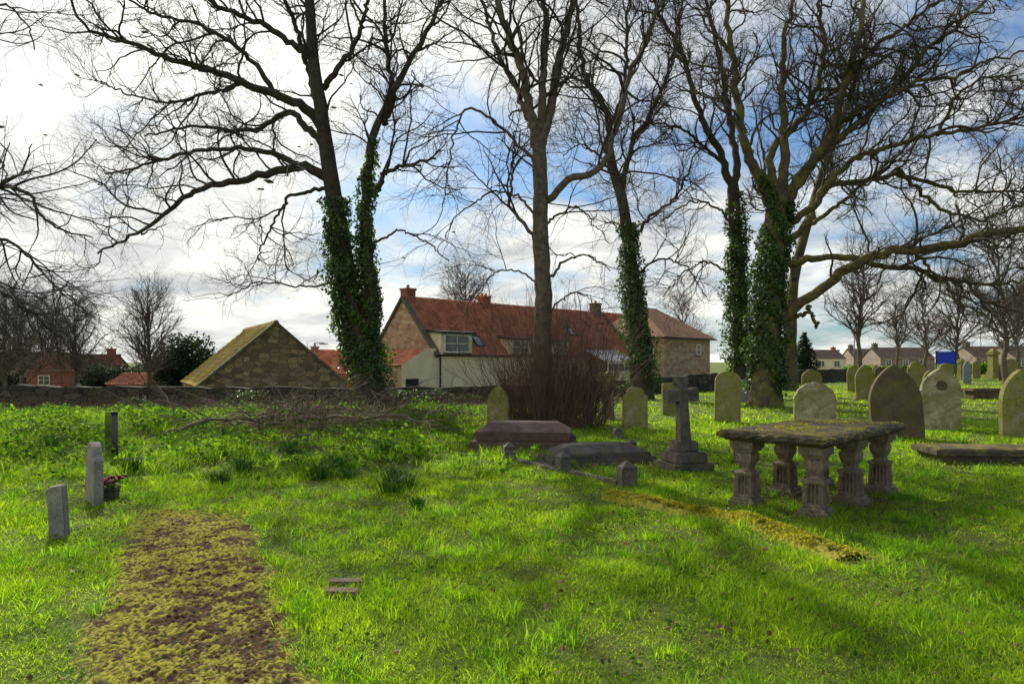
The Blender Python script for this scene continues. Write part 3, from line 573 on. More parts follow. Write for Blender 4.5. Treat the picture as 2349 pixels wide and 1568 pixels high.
def weeds():
    n=115000; x=rng.uniform(-17,2.5,n); y=rng.uniform(9.3,25,n); c=pn(x,y,1.5,5)+.6*pn(x,y,4,9)
    k=(np.abs(x)<.8*y+.5)&(rng.random(n)<rough(x,y)*np.clip(.15+.9*c,0,1))&(y<yw(x)-2); x=x[k];y=y[k];c=c[k]; z=hz(x,y)+rng.random(len(x))**1.2*np.clip(.10+.26*c,.04,.45)
    nn=rng.normal(size=(len(x),3))*.6+np.array([0,0,1.]); o=bpy.data.objects.new("weeds",leaves(np.stack([x,y,z],1),nn,rng.uniform(.05,.12,len(x)),WEED,"weeds")); link(o); tag(o,"low leafy weeds and nettles on rough ground","weeds",kind="stuff")
    n=30000; y=np.sqrt(rng.uniform(9,14*14,n)); x=rng.uniform(-1,1,n)*.8*y; k=(pn(x,y,2.3,4)>.12)&~inbed(x,y); x=x[k];y=y[k]; z=hz(x,y)+rng.uniform(.01,.06,len(x))
    nn=rng.normal(size=(len(x),3))*.5+np.array([0,0,1.]); o=bpy.data.objects.new("clover",leaves(np.stack([x,y,z],1),nn,rng.uniform(.018,.045,len(x)),WEED,"clover")); link(o); tag(o,"small leafy clover mixed into the grass","clover",kind="stuff")
    n=2600; y=np.sqrt(rng.uniform(9,15*15,n)); x=rng.uniform(-.75,.8,n)*y; k=(rng.random(n)<.25+.6*(x>0))&~inbed(x,y); x=x[k];y=y[k]; z=hz(x,y)+rng.uniform(.03,.09,len(x))
    nn=rng.normal(size=(len(x),3))*.6+np.array([0,0,1.]); o=bpy.data.objects.new("fallen_leaves",leaves(np.stack([x,y,z],1),nn,rng.uniform(.025,.06,len(x)),DLEAF,"fallen_leaves")); link(o); tag(o,"scattered dry brown leaves on the grass","leaves",kind="stuff")
weeds()
def wallivy():
    n=12000; x=rng.uniform(-22,6,n); y=yw(x)-rng.random(n)*.7-.1; z=hz(x,y)+rng.random(n)*.7*np.clip(.45+pn(x,y,.8,3),0,1); o=bpy.data.objects.new("wall_ivy",leaves(np.stack([x,y,z],1),rng.normal(size=(n,3))*.5+np.array([0,-.7,.6]),rng.uniform(.06,.12,n),IVY,"wall_ivy")); link(o); tag(o,"dark ivy and bramble growing against the wall foot","ivy",kind="stuff")
wallivy()
def daff():
    N=80; th=rng.random(N)*6.283; r=rng.random(N)*.15; x=np.cos(th)*r;y=np.sin(th)*r; h=rng.uniform(.12,.24,N); ln=rng.uniform(.3,1.0,N)*h
    lx=np.cos(th)*ln; ly=np.sin(th)*ln; ph=th+1.57; w_=.008; wx=np.cos(ph)*w_; wy=np.sin(ph)*w_; z=np.zeros(N)
    V=np.stack([np.stack([x-wx,y-wy,z],1),np.stack([x+wx,y+wy,z],1),np.stack([x+wx+lx*.4,y+wy+ly*.4,z+h*.7],1),np.stack([x-wx+lx*.4,y-wy+ly*.4,z+h*.7],1),np.stack([x+lx,y+ly,z+h],1)],1).reshape(-1,3)
    i=np.arange(N)*5; me=mesh_np("leaf_clump",V,[np.stack([i,i+1,i+2,i+3],1),np.stack([i+3,i+2,i+4],1)],DAFF,False)
    for (u,v,s) in [(895,1128,1.1),(925,1118,1.1),(905,1108,1.0),(735,1095,1.3),(885,1055,1.1),(770,1080,1.1),(505,1110,1.0),(560,1085,1),(300,1085,1.1),(610,1060,.9),(700,985,1.2),(830,1010,1.2),(905,1000,1.2),(520,1015,1.1),(60,1010,1.4),(380,1040,1.2),(960,1160,.7),(120,1035,1.3),(450,1000,1.2),(670,1040,1.2),(800,1100,.9)]:
        d=gd(v); x_=X(u,d); o=bpy.data.objects.new("leaf_clump",me); o.location=(x_,d,float(hz(x_,d))-.01); o.rotation_euler[2]=rng.random()*6; o.scale=(s,s,s); link(o); tag(o,"dark green clump of daffodil leaves in the grass","plant","daffodil leaf clumps")
daff()
# ---------- boundary wall
def bwall():
    xs=np.arange(-45,31,.5); ys=yw(xs); th=.42
    e=empty("boundary_wall",(-5,28,0)); tag(e,"low dark rubble stone churchyard wall with coping","wall")
    top=np.interp(xs,[-45,-20,-5,0,4,11,23,31],[.80,.78,.64,.64,.72,1.02,1.08,1.1])+.03*rng.normal(size=len(xs))
    bm=bmesh.new(); dist=np.concatenate([[0],np.cumsum(np.hypot(np.diff(xs),np.diff(ys)))])
    rows=[]
    for i in range(len(xs)):
        rows.append([bm.verts.new((xs[i]+5,ys[i]-28,z)) for z in(-1.4,top[i])]+[bm.verts.new((xs[i]+5,ys[i]+th-28,z)) for z in(top[i],-1.4)])
    uv=bm.loops.layers.uv.new("UVMap")
    for i in range(len(xs)-1):
        for j in range(3):
            f=bm.faces.new([rows[i][j],rows[i+1][j],rows[i+1][j+1],rows[i][j+1]])
            for l,(di,zz) in zip(f.loops,((dist[i],rows[i][j]),(dist[i+1],rows[i+1][j]),(dist[i+1],rows[i+1][j+1]),(dist[i],rows[i][j+1]))): l[uv].uv=(di,zz.co.z+(j*.5))
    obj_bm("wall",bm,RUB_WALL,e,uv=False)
    bm=bmesh.new(); s=0
    while s<dist[-1]-1:
        L=rng.uniform(.35,.8); a=np.interp(s,dist,xs); c=np.interp(s+L-.02,dist,xs); ya,yc=yw(a),yw(c); za=np.interp(a,xs,top)+rng.normal()*.015
        an=math.atan2(yc-ya,c-a); l2=math.hypot(yc-ya,c-a)/2; h=rng.uniform(.07,.14)
        addbox(bm,-l2,l2,-.06,th+.06,0,h,.02,.9); 
        M=Matrix.Translation(((a+c)/2+5,(ya+yc)/2-28,za+.004))@Matrix.Rotation(an,4,'Z')
        newv=[v for v in bm.verts if not v.tag]
        for v in newv: v.co=M@v.co; v.tag=True
        s+=L
    obj_bm("coping",bm,COPE,e)
bwall()
# ---------- buildings
def pantile(name,L,D,mat,parent,M):
    nx=int(L/.25*6)+1; rows=int(D/.32)+1; x=np.linspace(0,L,nx); prof=.028*np.sin(x/.25*2*np.pi)+.012*np.sin(x/.25*4*np.pi)
    ys=[];zs=[]
    for r in range(rows):
        y0=r*D/rows; y1=(r+1)*D/rows; ys+= [y0+.001,y1]; zs+=[.0,.035]
    ys=np.array(ys);zs=np.array(zs); Xx,Yy=np.meshgrid(x,ys); Z=prof[None,:]+zs[:,None]+.012*np.sin(Xx*.9+Yy)+.015*np.sin(Xx*.37)
    V=np.stack([Xx,Yy,Z],-1).reshape(-1,3); n=len(ys); i=np.arange(nx-1)[None,:]+np.arange(n-1)[:,None]*nx
    Q=np.stack([i,i+nx,i+nx+1,i+1],-1).reshape(-1,4)
    Mn=np.array(M); me=mesh_np(name,V@Mn[:3,:3].T+Mn[:3,3],[Q],mat,True)
    uv=me.uv_layers.new(name="UVMap"); li=Q.ravel(); uv.data.foreach_set("uv",V[li][:,:2].astype(np.float32).ravel())
    return link(bpy.data.objects.new(name,me),parent)
def frameM(o,xa,ya):
    xa=Vector(xa).normalized(); ya=Vector(ya).normalized(); z=xa.cross(ya)
    if z.z<0: z=-z
    M=Matrix.Identity(4); M.col[0][:3]=xa; M.col[1][:3]=ya; M.col[2][:3]=z; M.col[3][:3]=Vector(o); return M
def window(parent,x0,x1,z0,z1,face,side='y-',nx=2,nz=2,mat=None,sill=True):
    mat=mat or WHITE; e=bpy.data.objects.new("window",None); link(e,parent); e.empty_display_size=.1
    if side=='y-': e.location=(0,face,0)
    elif side=='x-': e.location=(face,0,0); e.rotation_euler[2]=-math.pi/2
    else: e.location=(face,0,0); e.rotation_euler[2]=math.pi/2
    if side=='x-': x0,x1=-x1,-x0
    bm=bmesh.new(); fw=.07
    addbox(bm,x0,x0+fw,-.05,.0,z0,z1); addbox(bm,x1-fw,x1,-.05,.0,z0,z1); addbox(bm,x0+fw,x1-fw,-.048,.0,z1-fw,z1); addbox(bm,x0+fw,x1-fw,-.048,.0,z0,z0+fw)
    for i in range(1,nx): c=x0+(x1-x0)*i/nx; addbox(bm,c-.025,c+.025,-.045,.0,z0+fw,z1-fw)
    for i in range(1,nz): c=z0+(z1-z0)*i/nz; addbox(bm,x0+fw,x1-fw,-.04,.0,c-.02,c+.02)
    obj_bm("frame",bm,mat,e)
    bm=bmesh.new(); addbox(bm,x0+.03,x1-.03,-.022,-.004,z0+.03,z1-.03); obj_bm("pane",bm,GLASS,e)
    if sill:
        bm=bmesh.new(); addbox(bm,x0-.08,x1+.08,-.1,.0,z0-.08,z0-.003,.01); obj_bm("sill",bm,COPE,e)
def chimney(parent,x,y,z0,z1,mat=BRICK,s=.32,pots=2):
    bm=bmesh.new(); addbox(bm,x-s,x+s,y-s,y+s,z0,z1-.12); addbox(bm,x-s-.05,x+s+.05,y-s-.05,y+s+.05,z1-.12,z1,.01); o=obj_bm("chimney",bm,mat,parent)
    bm=bmesh.new()
    for k in range(pots): 
        m=Matrix.Translation((x+(k-(pots-1)/2)*.3,y,z1+.1)); bmesh.ops.create_cone(bm,cap_ends=True,segments=12,radius1=.10,radius2=.08,depth=.2,matrix=m)
    obj_bm("chimney_pot",bm,PANT,parent)
def gable_house(name,label,cat,loc,rot,L,D,ze,zr,wm,gm,rm,zb=-1.5,ov=.12,group=None):
    e=empty(name,loc,rot); tag(e,label,cat,group)
    bm=bmesh.new(); 
    vs=[bm.verts.new(p) for p in((0,0,zb),(L,0,zb),(L,D,zb),(0,D,zb),(0,0,ze),(L,0,ze),(L,D,ze),(0,D,ze),(0,D/2,zr),(L,D/2,zr))]
    for q,mi in(((0,1,5,4),0),((2,3,7,6),0),((3,0,4,8,7),1),((1,2,6,9,5),1)):
        f=bm.faces.new([vs[i] for i in q]); f.material_index=mi
    obj_bm("wall",bm,[wm,gm],e)
    sl=math.hypot(D/2,zr-ze)
    pantile("roof",L+2*ov,sl+.2,rm,e,frameM((-ov,D/2,zr+.05),(1,0,0),(0,-D/2,ze-zr)))
    pantile("roof",L+2*ov,sl+.2,rm,e,frameM((-ov,D/2,zr+.05),(1,0,0),(0,D/2,ze-zr)))
    bm=bmesh.new(); x=-ov
    while x<L+ov-.05:
        bmesh.ops.create_cone(bm,cap_ends=True,segments=10,radius1=.13,radius2=.12,depth=.40,matrix=Matrix.Translation((x+.2,D/2,zr+.06))@Matrix.Rotation(math.pi/2,4,'Y')); x+=.41
    obj_bm("ridge_tile",bm,rm,e)
    return e
H=gable_house("farmhouse","long low cream house with red pantile roof and dormers","house",(-4,35.8,0),math.radians(45),18,5.8,2.1,5.2,CREAM,RUB_PINK,PANT,-1.5,.05)
for s in (0,1):
    bm=bmesh.new()
    for k in range(2):
        y0=2.9; y1=-.15 if k==0 else 5.95
        a=[(-.14,y0,5.38),(.16,y0,5.38),(.16,y1,2.14),(-.14,y1,2.14)]; 
        t=[bm.verts.new(p) for p in a]; u_=[bm.verts.new((p[0],p[1],p[2]-.2)) for p in a]
        for q in((t[0],t[1],t[2],t[3]),(u_[3],u_[2],u_[1],u_[0]),(t[0],t[3],u_[3],u_[0]),(t[1],u_[1],u_[2],t[2]),(t[3],t[2],u_[2],u_[3])): bm.faces.new(q)
    if s: bmesh.ops.translate(bm,verts=bm.verts,vec=(18,0,0))
    obj_bm("verge_coping",bm,COPE,H)
chimney(H,.35,2.9,4.6,5.8,BRICK,.30,1); chimney(H,6.1,2.9,4.9,5.75,BRICK,.28,2); chimney(H,17.2,2.9,4.9,6.0,COPE,.30,1)
slope=3.1/2.9
def dormer(x0,x1,z0,z1):
    bm=bmesh.new(); yb=(z1-2.1)/slope
    v=[bm.verts.new(p) for p in((x0,-.06,z0),(x1,-.06,z0),(x1,-.06,z1),(x0,-.06,z1),(x0,yb,z1),(x1,yb,z1),(x0,.1,z0),(x1,.1,z0))]
    for q in((0,1,2,3),(0,3,4,6),(1,7,5,2)): bm.faces.new([v[i] for i in q])
    obj_bm("dormer",bm,CREAM,H)
    bm=bmesh.new(); a=[(x0-.15,-.25,z1+.02),(x1+.15,-.25,z1+.02),(x1+.15,yb+.2,z1+.17*slope),(x0-.15,yb+.2,z1+.17*slope)]
    t=[bm.verts.new(p) for p in a]; u_=[bm.verts.new((p[0],p[1],p[2]-.12)) for p in a]
    for q in((0,1,2,3),): bm.faces.new([t[i] for i in q]); bm.faces.new([u_[i] for i in q])
    for i in range(4): bm.faces.new([t[i],t[(i+1)%4],u_[(i+1)%4],u_[i]])
    obj_bm("dormer_roof",bm,BLACK,H)
    window(H,x0+.22,x1-.22,z0+.12,z1-.12,-.065,'y-',2,2)
dormer(.3,2.5,2.08,3.3); dormer(5.4,7.2,2.08,3.1); dormer(9.3,10.7,2.08,3.05)
for xs_,zc in((3.5,2.75),(8.2,2.8),(12.6,3.6)):
    yc=(zc-2.1)/slope; e=bpy.data.objects.new("skylight",None); link(e,H); e.location=(xs_,yc,zc+.12); e.rotation_euler=(math.atan(slope),0,0)
    bm=bmesh.new(); 
    for bx in((-.3,-.24,-.4,.4),(.24,.3,-.4,.4),(-.24,.24,-.4,-.34),(-.24,.24,.34,.4)): addbox(bm,*bx,0,.09)
    obj_bm("frame",bm,BLACK,e); bm=bmesh.new(); addbox(bm,-.245,.245,-.345,.345,0,.06); obj_bm("pane",bm,plain("skylight_glass",(.25,.32,.4),.1,2,.1,0,.8),e)
bm=bmesh.new(); addbox(bm,-.05,18,-.2,-.08,2.0,2.1); obj_bm("gutter",bm,BLACK,H)
for xp in (.25,8.3,14.6):
    bm=bmesh.new(); bmesh.ops.create_cone(bm,cap_ends=True,segments=8,radius1=.045,radius2=.045,depth=3.4,matrix=Matrix.Translation((xp,-.08,.3))); obj_bm("downpipe",bm,BLACK,H)
window(H,7,8,.35,1.35,0,'y-',2,2); window(H,10,11,.35,1.35,0,'y-',2,2)
bm=bmesh.new()
f=[(-2.2,-.02,-1.5),(-.01,-.02,-1.5),(-.01,-.02,2.42),(-.55,-.02,2.42),(-2.2,-.02,1.55)]; bm.faces.new([bm.verts.new(p) for p in f])
obj_bm("extension_front",bm,CREAM,H)
bm=bmesh.new(); bm.faces.new([bm.verts.new(p) for p in((-2.2,-.02,-1.5),(-2.2,-.02,1.5),(-2.2,3.2,1.5),(-2.2,3.2,-1.5))]); bm.faces.new([bm.verts.new(p) for p in((-2.2,3.2,-1.5),(-2.2,3.2,1.5),(-.01,3.2,2.3),(-.01,3.2,-1.5))]); obj_bm("extension_wall",bm,RUB_PINK,H)
pantile("extension_roof",3.3,2.45,PANT,H,frameM((.0-.02,0.02,2.38),(0,1,0),(-2.2,0,-.85)))
bm=bmesh.new(); addbox(bm,-1.95,-1.15,-.06,-.024,-1.4,.85); obj_bm("door",bm,BLACK,H)
bm=bmesh.new(); v=[bm.verts.new(p) for p in((12.2,-1.8,1.75),(15.6,-1.8,1.75),(15.6,-.05,2.5),(12.2,-.05,2.5))]; bm.faces.new(v); obj_bm("glazed_roof",bm,plain("roof_glazing",(.35,.42,.48),.15,2,.2,0,.8),H)
bm=bmesh.new()
for i in range(8):
    x_=12.2+i*3.4/7; t=[(x_-.03,-1.83,1.78),(x_+.03,-1.83,1.78),(x_+.03,-.05,2.54),(x_-.03,-.05,2.54)]; bm.faces.new([bm.verts.new(p) for p in t])
addbox(bm,12.15,15.65,-1.88,-1.8,1.66,1.8); obj_bm("glazing_bar",bm,WHITE,H)
bm=bmesh.new(); addbox(bm,12.2,15.6,-1.8,-.01,-1.5,1.0); obj_bm("porch_wall",bm,CREAM,H)
window(H,12.4,15.4,1.05,1.64,-1.803,'y-',5,1,sill=False)
e=empty("stone_house",(10.4,46.6,0),math.radians(45)); tag(e,"square old stone house with mossy hipped tile roof","house")
bm=bmesh.new(); addbox(bm,0,6.2,0,6.5,-1.5,3.5); obj_bm("wall",bm,RUB_PINK,e)
bm=bmesh.new(); o_=.3
c=[(-o_,-o_),(6.2+o_,-o_),(6.2+o_,6.5+o_),(-o_,6.5+o_)]; r1=(1.9,3.3,5.75); r2=(4.0,3.3,5.75)
lo=[bm.verts.new((x,y,3.42)) for x,y in c]; hi=[bm.verts.new(r1),bm.verts.new(r2)]; 
bm.faces.new([lo[0],lo[1],hi[1],hi[0]]); bm.faces.new([lo[1],lo[2],hi[1]]); bm.faces.new([lo[2],lo[3],hi[0],hi[1]]); bm.faces.new([lo[3],lo[0],hi[0]]); bm.faces.new(lo[::-1])
obj_bm("roof",bm,PANTO,e)
bm=bmesh.new(); addbox(bm,-.3,6.5,-.42,-.31,3.3,3.4); obj_bm("gutter",bm,BLACK,e)
window(e,3.2,4.0,1.6,2.7,0,'x-',2,2); window(e,.8,1.5,1.6,2.7,0,'x-',2,2); window(e,4.2,4.8,2.2,3.0,0,'y-',1,2)
chimney(e,4.6,5.4,4.4,6.3,BRICK,.33,1)
gable_house("outbuilding","wing with old red pantile roof joining the two houses","house",(7.6,48.7,0),math.radians(45),4.6,5.2,2.8,5.3,RUB_PINK,RUB_PINK,PANT,-1.5,.05)
ang=math.radians(120)
B=gable_house("stone_barn","small rubble stone barn with steep mossy pantile roof","barn",(-7.96,32.44,0),ang,8.5,6.28,.72,3.41,RUB_BARN,RUB_BARN,PANTM,-1.5,.1)
for k in range(2):
    bm=bmesh.new(); y1=-.1 if k==0 else 6.38
    a=[(-.12,3.14,3.56),(.22,3.14,3.56),(.22,y1,.74),(-.12,y1,.74)]; t=[bm.verts.new(p) for p in a]; u_=[bm.verts.new((p[0],p[1],p[2]-.14)) for p in a]
    for q in((t[0],t[1],t[2],t[3]),(u_[3],u_[2],u_[1],u_[0]),(t[0],t[3],u_[3],u_[0]),(t[1],u_[1],u_[2],t[2]),(t[3],t[2],u_[2],u_[3])): bm.faces.new(q)
    obj_bm("verge_coping",bm,COPE,B)
e=gable_house("brick_house","distant red brick house with tiled roof beyond the wall","house",(X(60,62),62,0),math.radians(8),6.6,6,.9,2.3,BRICK,BRICK,PANTO,-2,group="distant brick houses"); chimney(e,6.0,3,2,3.0,BRICK,.3,1); window(e,1,2,-.4,.5,0); window(e,4,5,-.4,.5,0)
e=gable_house("brick_house","distant low red roofed house beyond the wall","house",(X(245,56),56,0),math.radians(0),3.2,5,-.1,.6,BRICK,BRICK,PANT,-2,group="distant brick houses")
e=gable_house("brick_house","low house with bright red tile roof behind the barn","house",(X(733,52),50,0),math.radians(25),4,5,.9,2.5,BRICK,BRICK,PANT,-2,group="distant brick houses"); chimney(e,.6,2.5,2.1,2.9,BRICK,.25,1)
e=gable_house("brick_house","distant dark roofed house beyond the wall","house",(X(-40,70),70,0),math.radians(4),8,6,.6,2.6,BRICK,BRICK,PANTO,-2,group="distant brick houses")
e=gable_house("rendered_house","distant cream house with tiled roof and white windows","house",(X(1868,112),112,0),math.radians(0),5.2,6,2.2,3.6,CREAM,CREAM,PANTF,0,group="distant village houses"); window(e,.7,1.7,1,1.9,0); window(e,3.2,4.2,1,1.9,0); chimney(e,4.5,3,3.2,4.2,BRICK,.3,1)
for k,(u,d,L) in enumerate([(1960,118,5.5),(2020,108,8.5),(2240,100,7.5),(2330,96,8)]):
    e=gable_house("terraced_house","distant stone terraced house with brown roof","house",(X(u,d),d,0),math.radians(3*k-4),L,6,2.3,3.9,RUB_FAR,RUB_FAR,PANTF,0,group="distant village houses")
    for j in range(3): window(e,.8+j*L/3.2,1.7+j*L/3.2,1.1,2.1,0)
    chimney(e,.6,3,3.6,4.7,COPE,.35,2)
def pole(u,d,h,label,name="street_lamp",arm=True):
    x=X(u,d); e=empty(name,(x,d,float(hz(x,d)))); tag(e,label,"street lamp" if arm else "pole")
    bm=bmesh.new(); bmesh.ops.create_cone(bm,cap_ends=True,segments=10,radius1=.07,radius2=.04,depth=h,matrix=Matrix.Translation((0,0,h/2))); 
    bmesh.ops.create_cone(bm,cap_ends=True,segments=10,radius1=.11,radius2=.09,depth=.8,matrix=Matrix.Translation((0,0,.4))); obj_bm("post",bm,LEAD,e,smooth=True)
    if arm:
        bm=bmesh.new(); addbox(bm,-.05,.7,-.03,.03,h-.06,h-.01); obj_bm("arm",bm,LEAD,e)
        bm=bmesh.new(); addbox(bm,.35,.95,-.12,.12,h-.13,h-.062,.02); obj_bm("lamp_head",bm,LEAD,e)
    else:
        bm=bmesh.new(); addbox(bm,-.09,.09,-.09,.09,h,h+.12,.02,.6); obj_bm("finial",bm,LEAD,e)
pole(722,50,4.4,"slim grey street lamp beyond the stone barn"); pole(1960,62,4.6,"slim pale pole on the far grass","lamp_post",False); pole(1611,54,4.6,"thin pole beside the stone house","lamp_post",False)
x=X(2170,62); e=empty("notice_board",(x,62,0)); tag(e,"plain blue notice board on two posts in the churchyard","sign")
bm=bmesh.new(); addbox(bm,-.85,.85,-.03,.03,1.5,2.65,.01); obj_bm("board",bm,plain("blue_paint",(.01,.05,.5),.5,3,.1,0),e)
for s in(-.9,.9): bm=bmesh.new(); addbox(bm,s-.04,s+.04,-.04,.04,0,2.75,.008); obj_bm("post",bm,BLACK,e)
# ---------- headstones
def outline(kind,w,h):
    hw=w/2; P=[(-hw,0)]
    if kind=='gothic':
        k=.92; hs=h-.866*w*k; L=[(-hw+ w*(1-math.cos(a)),hs+w*k*math.sin(a)) for a in np.linspace(0,math.pi/3,11)]
    elif kind=='round':
        hs=h-hw*.8; L=[(-hw*math.cos(a),hs+hw*.8*math.sin(a)) for a in np.linspace(0,math.pi/2,9)]
    elif kind=='shoulder':
        q=hw*.72; hs=h-q*.95; L=[(-hw,hs-.05),(-hw*.97,hs),(-q-.02,hs+.02),(-q,hs+.05)]+[(-q*math.cos(a),hs+.05+(h-hs-.05)*math.sin(a)) for a in np.linspace(.15,math.pi/2,8)]
    elif kind=='ogee':
        k=.72; q=hw*.9; hs=h-1.732*q*k; L=[(-hw*.88,hs-.20),(-hw*.88,hs-.16),(-hw,hs-.13),(-hw,hs-.02),(-hw*.93,hs+.03)]+[(-q+ 2*q*(1-math.cos(a)),hs+2*q*k*math.sin(a)) for a in np.linspace(.08,math.pi/3,10)]
        P=[(-hw*.88,0)]
    elif kind=='trefoil':
        hs=h*.55; L=[]
        for a in np.linspace(0,math.pi/2,17):
            r=1+.05*abs(math.sin(a*7)); L.append((-hw*math.cos(a)*r,hs+(h-hs)*math.sin(a)*r/1.05))
    else: L=[(-hw,h*.93),(-hw*.9,h),]
    R=[(-x,z) for x,z in L[::-1]]
    if abs(L[-1][0])<1e-4: R=R[1:]
    return P+L+R+[(-P[0][0],0)]
HL={'gothic':"pointed arch",'round':"round topped",'shoulder':"shouldered arch",'ogee':"ornate ogee topped",'trefoil':"scalloped top",'flat':"plain square"}
def stone(x,y,kind,w,h,mat,rot=0,th=.11,lean=0,label=None,panel=True,plinth=False,grp="old churchyard headstones"):
    z=float(hz(x,y))-.04; bm=bmesh.new(); f,g=poly_prism(bm,outline(kind,w,h),-th/2,th/2)
    if panel and w>.45:
        bm.normal_update()
        for q in (f,):
            bmesh.ops.inset_region(bm,faces=[q],thickness=.045,depth=0,use_even_offset=True); bmesh.ops.inset_region(bm,faces=[q],thickness=.012,depth=-.014,use_even_offset=True)
    es=[e for e in bm.edges if len(e.link_faces)==2 and e.calc_face_angle(0)>1.2 and min(v.co.z for v in e.verts)>-.01 and abs(abs(e.verts[0].co.y)-th/2)<1e-4 and abs(abs(e.verts[1].co.y)-th/2)<1e-4]
    try: bmesh.ops.bevel(bm,geom=es,offset=.012,segments=2,affect='EDGES')
    except Exception: pass
    if plinth: addbox(bm,-w/2-.1,w/2+.1,-th/2-.1,th/2+.1,-.02,.2,.02,.97)
    o=obj_bm("headstone",bm,mat,None,(x,y,z),rot); o.rotation_euler[0]=lean; o.rotation_euler[1]=rng.normal()*.035
    tag(o,label or f"weathered {HL[kind]} sandstone headstone standing in grass","headstone",grp); return o
def hs(u,vb,vt,wpx,kind,mat,rot=0,lean=0,label=None,**k):
    d=gd(vb); return stone(X(u,d),d,kind,wpx/F*d,(vb-vt)/F*d+.04,mat,rot,lean=lean,label=label,**k)
hs(1143,983,880,54,'gothic',STONE_Y,-.45,.02,"mossy pointed arch headstone beside the red stem thicket")
hs(1668,970,853,58,'round',STONE_Y,-.1,-.03,"tall yellow lichened round topped headstone with worn inscription")
hs(1868,980,877,92,'trefoil',STONE_P,-.1,-.02,"pale scalloped headstone with worn inscription behind table tomb",)
hs(2060,1007,838,112,'gothic',STONE_D,-.15,-.04,"large dark brown pointed headstone leaning slightly",th=.16)
hst=hs(2158,985,842,94,'ogee',STONE_P,-.15,-.02,"pale ornate headstone with carved rosette and shoulders",th=.14,panel=False)
hs(2340,1003,848,96,'gothic',STONE_Y,.1,0,"broad mossy pointed headstone",th=.14)
hs(1457,985,888,58,'shoulder',STONE_Y,.15,-.02,"mossy shouldered headstone near the thicket")
hs(1535,950,876,34,'flat',STONE_Y,.3,0,"narrow square topped headstone behind the stone cross")
hs(1398,962,852,36,'round',STONE_Y,.9,0,"mossy headstone turned edge on beside the thicket")
hs(1712,922,868,36,'shoulder',STONE_G,0,0,"grey inscribed headstone near the ivy trees")
hs(1863,905,848,46,'round',STONE_Y,0,-.03)
hs(1987,918,836,44,'gothic',STONE_Y,-.1,0,"gothic headstone on stepped plinth",plinth=True)
hs(1958,900,838,26,'gothic',STONE_Y,-.2,0)
hs(2020,900,842,30,'round',STONE_D,.1,0)
hs(2105,905,828,40,'shoulder',STONE_Y,-.1,0); hs(2132,918,850,30,'gothic',STONE_Y,0,0)
hs(2168,905,832,34,'round',STONE_Y,0,0,"pale round headstone by the blue board"); hs(2218,880,826,24,'gothic',STONE_G,.3,0)
hs(2240,868,828,18,'round',STONE_Y,0,0); hs(2075,885,836,24,'gothic',STONE_D,0,0)
hs(2320,890,822,34,'round',STONE_Y,.1,0); hs(2300,872,830,18,'gothic',STONE_D,0,0)
hs(2010,872,836,16,'gothic',STONE_Y,0,0); hs(2095,870,836,14,'round',STONE_Y,0,0)
bm=bmesh.new()
for k in range(8):
    a=k*math.pi/4; bmesh.ops.create_uvsphere(bm,u_segments=10,v_segments=6,radius=.05,matrix=Matrix.Translation((.085*math.cos(a),0,.085*math.sin(a)))@Matrix.Diagonal((1,.35,1,1)))
bmesh.ops.create_uvsphere(bm,u_segments=10,v_segments=6,radius=.045,matrix=Matrix.Diagonal((1,.5,1,1)))
obj_bm("carved_rosette",bm,STONE_D,hst,(0,-.075,1.18),0,True)
def pedestal(u,vb,vt,wpx,mat,lab):
    d=gd(vb); w_=wpx/F*d; h=(vb-vt)/F*d; x=X(u,d); bm=bmesh.new(); addbox(bm,-w_*.6,w_*.6,-w_*.6,w_*.6,0,h*.12,.02); addbox(bm,-w_*.5,w_*.5,-w_*.5,w_*.5,h*.12,h*.22,.02); addbox(bm,-w_*.4,w_*.4,-w_*.4,w_*.4,h*.22,h*.8,.02,.92); addbox(bm,-w_*.5,w_*.5,-w_*.5,w_*.5,h*.8,h*.88,.02); addbox(bm,-w_*.4,w_*.4,-w_*.4,w_*.4,h*.88,h,.02,.35)
    o=obj_bm("pedestal_monument",bm,mat,None,(x,d,float(hz(x,d))),.2); tag(o,lab,"monument","pedestal monuments")
pedestal(2278,868,800,20,STONE_Y,"square pedestal monument with moulded cap on the far grass"); pedestal(2205,872,822,16,STONE_Y,"square pedestal monument with moulded cap on the far grass")
def edge(u,vb,vt,w,kind,mat,th,off,label,name="headstone"):
    d=gd(vb)+.2; x=X(u,d); a=math.atan2(d,x); stone(x,d,kind,w,(vb-vt)/F*d+.05,mat,a+off,th=th,label=label,grp=None,panel=False)
edge(256,1060,950,.62,'flat',BLACKG,.10,.16,"polished black granite headstone seen edge on in the grass")
edge(216,1160,1025,.55,'shoulder',PALEG,.10,.16,"grey stone headstone seen edge on beside flowers")
def marker():
    d=gd(1235); x=X(137,d); bm=bmesh.new(); addbox(bm,-.075,.075,-.06,.06,-.05,.5,.012,.93); 
    for v in bm.verts:
        if v.co.z>.4: v.co.z+=v.co.x*.12
    o=obj_bm("grave_marker",bm,PALEG,None,(x,d,float(hz(x,d))),.25); o.rotation_euler[1]=-.05; tag(o,"small square grey stone grave marker post","grave marker")
marker()
